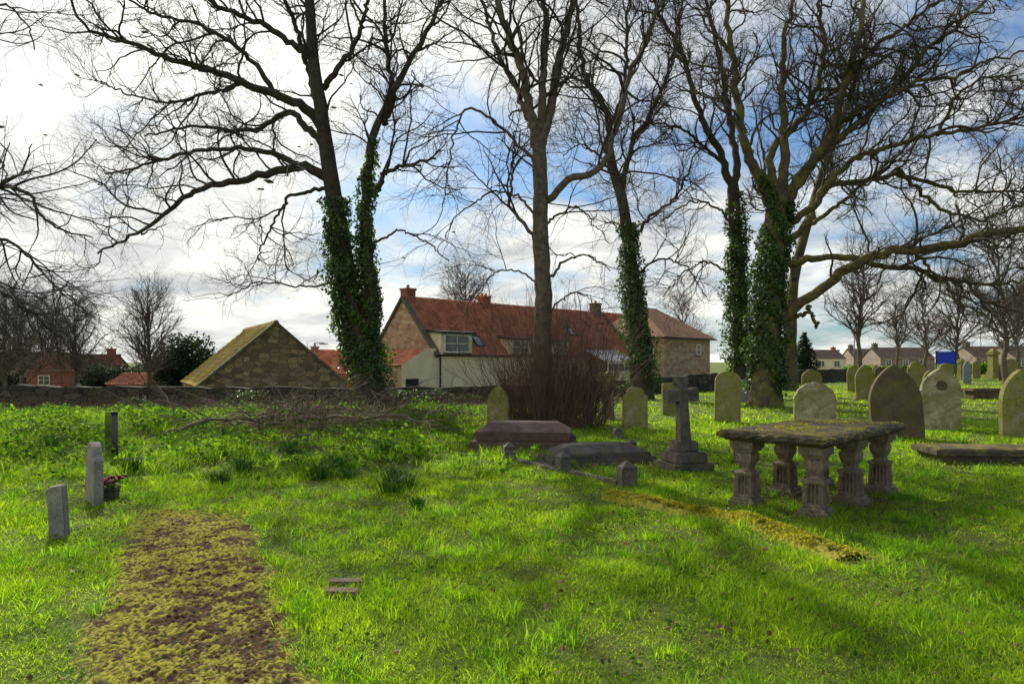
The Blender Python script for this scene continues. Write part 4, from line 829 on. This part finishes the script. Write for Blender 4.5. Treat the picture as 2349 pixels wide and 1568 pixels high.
def flowers():
    d=8.5; x=X(252,d); e=empty("flower_pot",(x,d,float(hz(x,d))+.0),.2); tag(e,"stone flower pot with pink, white and dark red flowers","flower pot")
    bm=bmesh.new(); addbox(bm,-.08,.08,-.08,.08,0,.11,.012,1.15); addbox(bm,-.10,.10,-.10,.10,.11,.14,.008); obj_bm("pot",bm,GREY,e)
    P=np.stack([rng.normal(0,.06,70),rng.normal(0,.06,70),rng.uniform(.14,.25,70)],1); link(bpy.data.objects.new("leaves",leaves(P,rng.normal(size=(70,3))+np.array([0,0,.6]),.06,WEED,"leaves")),e)
    bm=bmesh.new()
    for k in range(52):
        M=Matrix.Translation((rng.normal(0,.065),rng.normal(0,.055),rng.uniform(.18,.28))); mi=0 if k<26 else (1 if k<36 else 2)
        for j in range(5):
            a=j*1.257; r_=bmesh.ops.create_icosphere(bm,subdivisions=1,radius=.014,matrix=M@Matrix.Translation((.014*math.cos(a),.014*math.sin(a),rng.normal(0,.004))))
            for f in set(f for v in r_['verts'] for f in v.link_faces): f.material_index=mi
    o=obj_bm("blossom",bm,[plain("petal_red",(.45,.02,.05),.6,20,.3,.1),plain("petal_pink",(.8,.5,.52),.6,20,.1,.1),plain("petal_dark",(.2,.01,.04),.6,20,.3,.1)],e,smooth=True,uv=False); o["kind"]="stuff"
flowers()
BRM=rockmat("brick_clay",(.17,.12,.085),(.33,.24,.17),(.14,.13,.05),.36,12,dirta=.7)
for (u,v,rz,lab) in((785,1366,.22,"old buff brick lying in the grass"),(795,1345,.32,"old buff brick half sunk in the grass")):
    d=gd(v); x=X(u,d); bm=bmesh.new(); addbox(bm,-.13,.13,-.045,.045,-.02,.045,.008); o=obj_bm("brick",bm,BRM,None,(x,d,float(hz(x,d))+.012),rz); o.rotation_euler[1]=.10; o.rotation_euler[0]=.12; tag(o,lab,"brick","bricks lying in the grass")
# ---------- table tomb
def sqlathe(bm,prof,m=12,fl=4,ox=0,oy=0):
    rings=[]
    for (z,hw,f) in prof:
        ring=[]
        for s in range(4):
            for j in range(m):
                t=j/m*2-1; a=t*hw; dpt=hw-(f*hw*.16*(.5-.5*math.cos((t+1)*math.pi*fl)) if 0<j<m else 0)
                x,y=[(a,-dpt),(dpt,a),(-a,dpt),(-dpt,-a)][s]; ring.append(bm.verts.new((ox+x,oy+y,z)))
        rings.append(ring)
    n=len(rings[0])
    for a,b_ in zip(rings[:-1],rings[1:]):
        for i in range(n): bm.faces.new([a[i],a[(i+1)%n],b_[(i+1)%n],b_[i]])
    bm.faces.new(rings[0][::-1]); bm.faces.new(rings[-1])
def table():
    x,y=3.78,8.46; z=float(hz(x,y)); e=empty("table_tomb",(x,y,z),math.radians(44)); tag(e,"weathered stone table tomb with mossy slab on six baluster legs","tomb")
    prof=[(-.05,.18,0),(.09,.18,0),(.095,.155,0),(.13,.15,0),(.135,.122,0),(.15,.126,0),(.165,.128,.6),(.18,.128,2.2),(.375,.115,2.2),(.39,.113,.5),(.395,.130,0),(.425,.134,0),(.435,.12,0),(.445,.085,0),(.465,.070,0),(.485,.072,0),(.52,.090,0),(.56,.108,0),(.61,.117,0),(.645,.112,0),(.65,.098,0),(.665,.098,0),(.67,.13,0),(.70,.136,0),(.705,.158,0),(.795,.164,0)]
    prof=[(a,b_*.88,c) for a,b_,c in prof]
    for lx in(-1.02,0,1.02):
        for ly in(-.40,.40):
            bm=bmesh.new(); sqlathe(bm,prof,30,5); 
            obj_bm("leg",bm,TOMB,e,(lx,ly,0),rng.normal()*.05)
    bm=bmesh.new(); L,Wd=1.30,.64
    lv=[(.80,.84),(.812,.89),(.822,.90),(.826,.93),(.838,.955),(.848,1.0),(.884,1.0),(.892,.985),(.903,.975),(.92,.93),(.924,.80)]
    rings=[]
    for zz,k in lv:
        ins=(1-k)*.6; ring=[]; nn=40
        def pt(a,b_): 
            return bm.verts.new((a+rng.normal()*.009,b_+rng.normal()*.009,zz+rng.normal()*.004))
        for i in range(nn): ring.append(pt(-L+ins+(2*(L-ins))*i/nn,-Wd+ins))
        for i in range(20): ring.append(pt(L-ins,-Wd+ins+(2*(Wd-ins))*i/20))
        for i in range(nn): ring.append(pt(L-ins-(2*(L-ins))*i/nn,Wd-ins))
        for i in range(20): ring.append(pt(-L+ins,Wd-ins-(2*(Wd-ins))*i/20))
        rings.append(ring)
    n=len(rings[0])
    for a,b_ in zip(rings[:-1],rings[1:]):
        for i in range(n): bm.faces.new([a[i],a[(i+1)%n],b_[(i+1)%n],b_[i]])
    bm.faces.new(rings[0][::-1]); bm.faces.new(rings[-1])
    obj_bm("slab",bm,TOMBTOP,e)
    n=2800; lx=rng.uniform(-1.22,1.22,n); ly=rng.uniform(-.57,.57,n); k=pn(lx,ly,4,3)+.5*pn(lx,ly,11,1)>.25; lx=lx[k];ly=ly[k]
    mo=link(bpy.data.objects.new("moss",leaves(np.stack([lx,ly,.926+rng.random(len(lx))*.014],1),rng.normal(size=(len(lx),3))*.7+np.array([0,0,.8]),rng.uniform(.01,.03,len(lx)),MOSSL,"moss")),e); mo["kind"]="stuff"
    sprigs("twig_litter","dry twigs and dead stems under the table tomb","stuff",420,lambda n:(rng.normal(x,.6,n),rng.normal(y,.6,n)),(.12,.4),.005,DEADR,.3,cat="twigs")
table()
def coped(name,label,x,y,rot,L,Wd,steps,mat):
    z=float(hz(x,y)); bm=bmesh.new(); zc=-.05
    for (h,i0,i1) in steps:
        v=[]
        for zz,i in((zc,i0),(zc+h,i1)):
            for sx_,sy in((-1,-1),(1,-1),(1,1),(-1,1)): v.append(bm.verts.new((sx_*(L/2-i*1.3),sy*max(Wd/2-i,.03),zz)))
        fs=[bm.faces.new([v[k] for k in q]) for q in((3,2,1,0),(4,5,6,7),(0,1,5,4),(1,2,6,5),(2,3,7,6),(3,0,4,7))]
        bmesh.ops.bevel(bm,geom=list(set(e for f in fs for e in f.edges)),offset=.012,segments=2,affect='EDGES'); zc+=h-.003
    o=obj_bm(name,bm,mat,None,(x,y,z),rot); tag(o,label,"tomb"); return o
coped("coped_tomb","low dark red granite coped tomb on a stone base",X(1203,13.6),13.6,math.radians(-6),1.95,.95,[(.20,-.04,-.04),(.18,.05,.03),(.18,.03,.24)],GRAN)
coped("coped_tomb","flat dark coped grave slab on stepped kerbs among stone posts",X(1368,11.6),11.6,math.radians(14),1.95,.95,[(.11,-.05,-.05),(.08,.04,.05),(.07,.10,.11),(.13,.13,.33)],SLATE)
for (u,vb,s) in((1168,1056,1),(1292,1084,1),(1438,1117,1.1),(1416,1008,.9),(1312,1025,.8),(1448,1036,.8),(1700,1062,.9)):
    d=gd(vb); x=X(u,d); bm=bmesh.new(); addbox(bm,-.1,.1,-.1,.1,-.05,.24,.01); addbox(bm,-.1,.1,-.1,.1,.238,.32,.006,.15)
    o=obj_bm("kerb_post",bm,GREY,None,(x,d,float(hz(x,d))),.3+rng.normal()*.1); o.scale=(s,s,s); tag(o,"short square stone grave post with pyramid top","stone post","stone posts around the graves")
for (u0,v0,u1,v1) in((1180,1058,1285,1085),(1300,1088,1430,1118),(1250,1062,1480,1048)):
    a=W(u0,0,gd(v0)); c=W(u1,0,gd(v1)); L=math.hypot(c[0]-a[0],c[1]-a[1]); x,y=(a[0]+c[0])/2,(a[1]+c[1])/2; bm=bmesh.new(); addbox(bm,-L/2+.1,L/2-.1,-.06,.06,-.05,.06,.012); o=obj_bm("grave_kerb",bm,GREY,None,(x,y,float(hz(x,y))),math.atan2(c[1]-a[1],c[0]-a[0])); tag(o,"low weathered stone kerb edging a grave","kerb","grave kerbs")
sprigs("dead_undergrowth","dry stems and ivy between the low tombs","stuff",520,lambda n:(rng.normal(1.6,.9,n),rng.normal(11.9,.9,n)),(.1,.35),.005,DEADR,.5)
x,y=X(2290,11.6),11.8; o=coped("ledger_tomb","low mossy stone ledger slab on a base in the grass",x,y,math.radians(-5),2.2,.9,[(.19,.06,.06),(.10,0,.0),(.02,.03,.05)],TOMBTOP)
x,y=X(2255,31),31; coped("chest_tomb","dark weathered chest tomb between far headstones",x,y,.1,1.6,.8,[(.15,0,0),(.3,.1,.1),(.12,.02,.04)],STONE_D)
def mosskerb():
    KM=rockmat("kerb_moss",(.14,.10,.05),(.26,.20,.09),(.42,.40,.04),.62,10,kind='World',dirta=.6)
    for k,((a,b_),(c,d)) in enumerate(zip(KERB[:-1],KERB[1:])):
        n=90; m=19; L=math.hypot(c-a,d-b_); t=np.linspace(0,L,n); s=np.linspace(-.18,.18,m); T,S=np.meshgrid(t,s); px=a+(c-a)*T/L-(d-b_)/L*S; py=b_+(d-b_)*T/L+(c-a)/L*S
        z=hz(px,py)+.10*np.sqrt(np.clip(1-(S/.185)**2,0,1))*(.8+.4*pn(px,py,4,2))+.010*rng.normal(size=px.shape)*(np.abs(S)<.16)-.018
        i=np.arange(n-1)[None,:]+np.arange(m-1)[:,None]*n; Q=np.stack([i,i+1,i+n+1,i+n],-1).reshape(-1,4)
        o=bpy.data.objects.new("mossy_kerb",mesh_np("mossy_kerb",np.stack([px,py,z],-1).reshape(-1,3),[Q],KM)); link(o); tag(o,"sunken stone kerb covered with yellow moss","kerb","sunken mossy kerbs")
    n=12000; k=rng.random(n); i=(k>.5).astype(int); a=np.array(KERB)[i]; c=np.array(KERB)[i+1]; t=rng.random(n)[:,None]; p=a+(c-a)*t+rng.normal(size=(n,2))*.085
    q=pn(p[:,0],p[:,1],4,2)+.5*pn(p[:,0],p[:,1],12,5)>-.25; p=p[q]; dd=kd(p[:,0],p[:,1]); z=hz(p[:,0],p[:,1])+.08*np.sqrt(np.clip(1-(dd/.185)**2,0,1))+rng.random(len(p))*.025
    o=bpy.data.objects.new("kerb_moss",leaves(np.stack([p[:,0],p[:,1],z],1),rng.normal(size=(len(p),3))*.7+np.array([0,0,.8]),rng.uniform(.012,.032,len(p)),MOSSL,"kerb_moss")); link(o); tag(o,"tufts of yellow moss along the sunken kerb","moss",kind="stuff")
mosskerb()
def cross():
    d=10.9; x=X(1568,d); z=float(hz(x,d)); e=empty("cross_monument",(x,d,z),math.radians(16)); tag(e,"grey stone cross on a stepped square base","monument")
    bm=bmesh.new(); addbox(bm,-.35,.35,-.35,.35,-.05,.12,.015); addbox(bm,-.28,.28,-.28,.28,.122,.29,.02,.96); addbox(bm,-.19,.19,-.17,.17,.292,.46,.02,.9); obj_bm("base",bm,CROSSM,e)
    bm=bmesh.new()
    pts=[(-.095,.45),(-.075,1.09),(-.14,1.10),(-.18,1.07),(-.275,1.07),(-.275,1.29),(-.18,1.29),(-.14,1.26),(-.075,1.27),(-.075,1.34),(-.10,1.37),(-.10,1.48),(.10,1.48),(.10,1.37),(.075,1.34),(.075,1.27),(.14,1.26),(.18,1.29),(.275,1.29),(.275,1.07),(.18,1.07),(.14,1.10),(.075,1.09),(.095,.45)]
    poly_prism(bm,pts,-.075,.075); bmesh.ops.bevel(bm,geom=[q for q in bm.edges if q.calc_face_angle(0)>.3],offset=.008,segments=1,affect='EDGES')
    o=obj_bm("cross",bm,CROSSM,e); o.rotation_euler[1]=-.06; o.location=(.03,0,0)
cross()
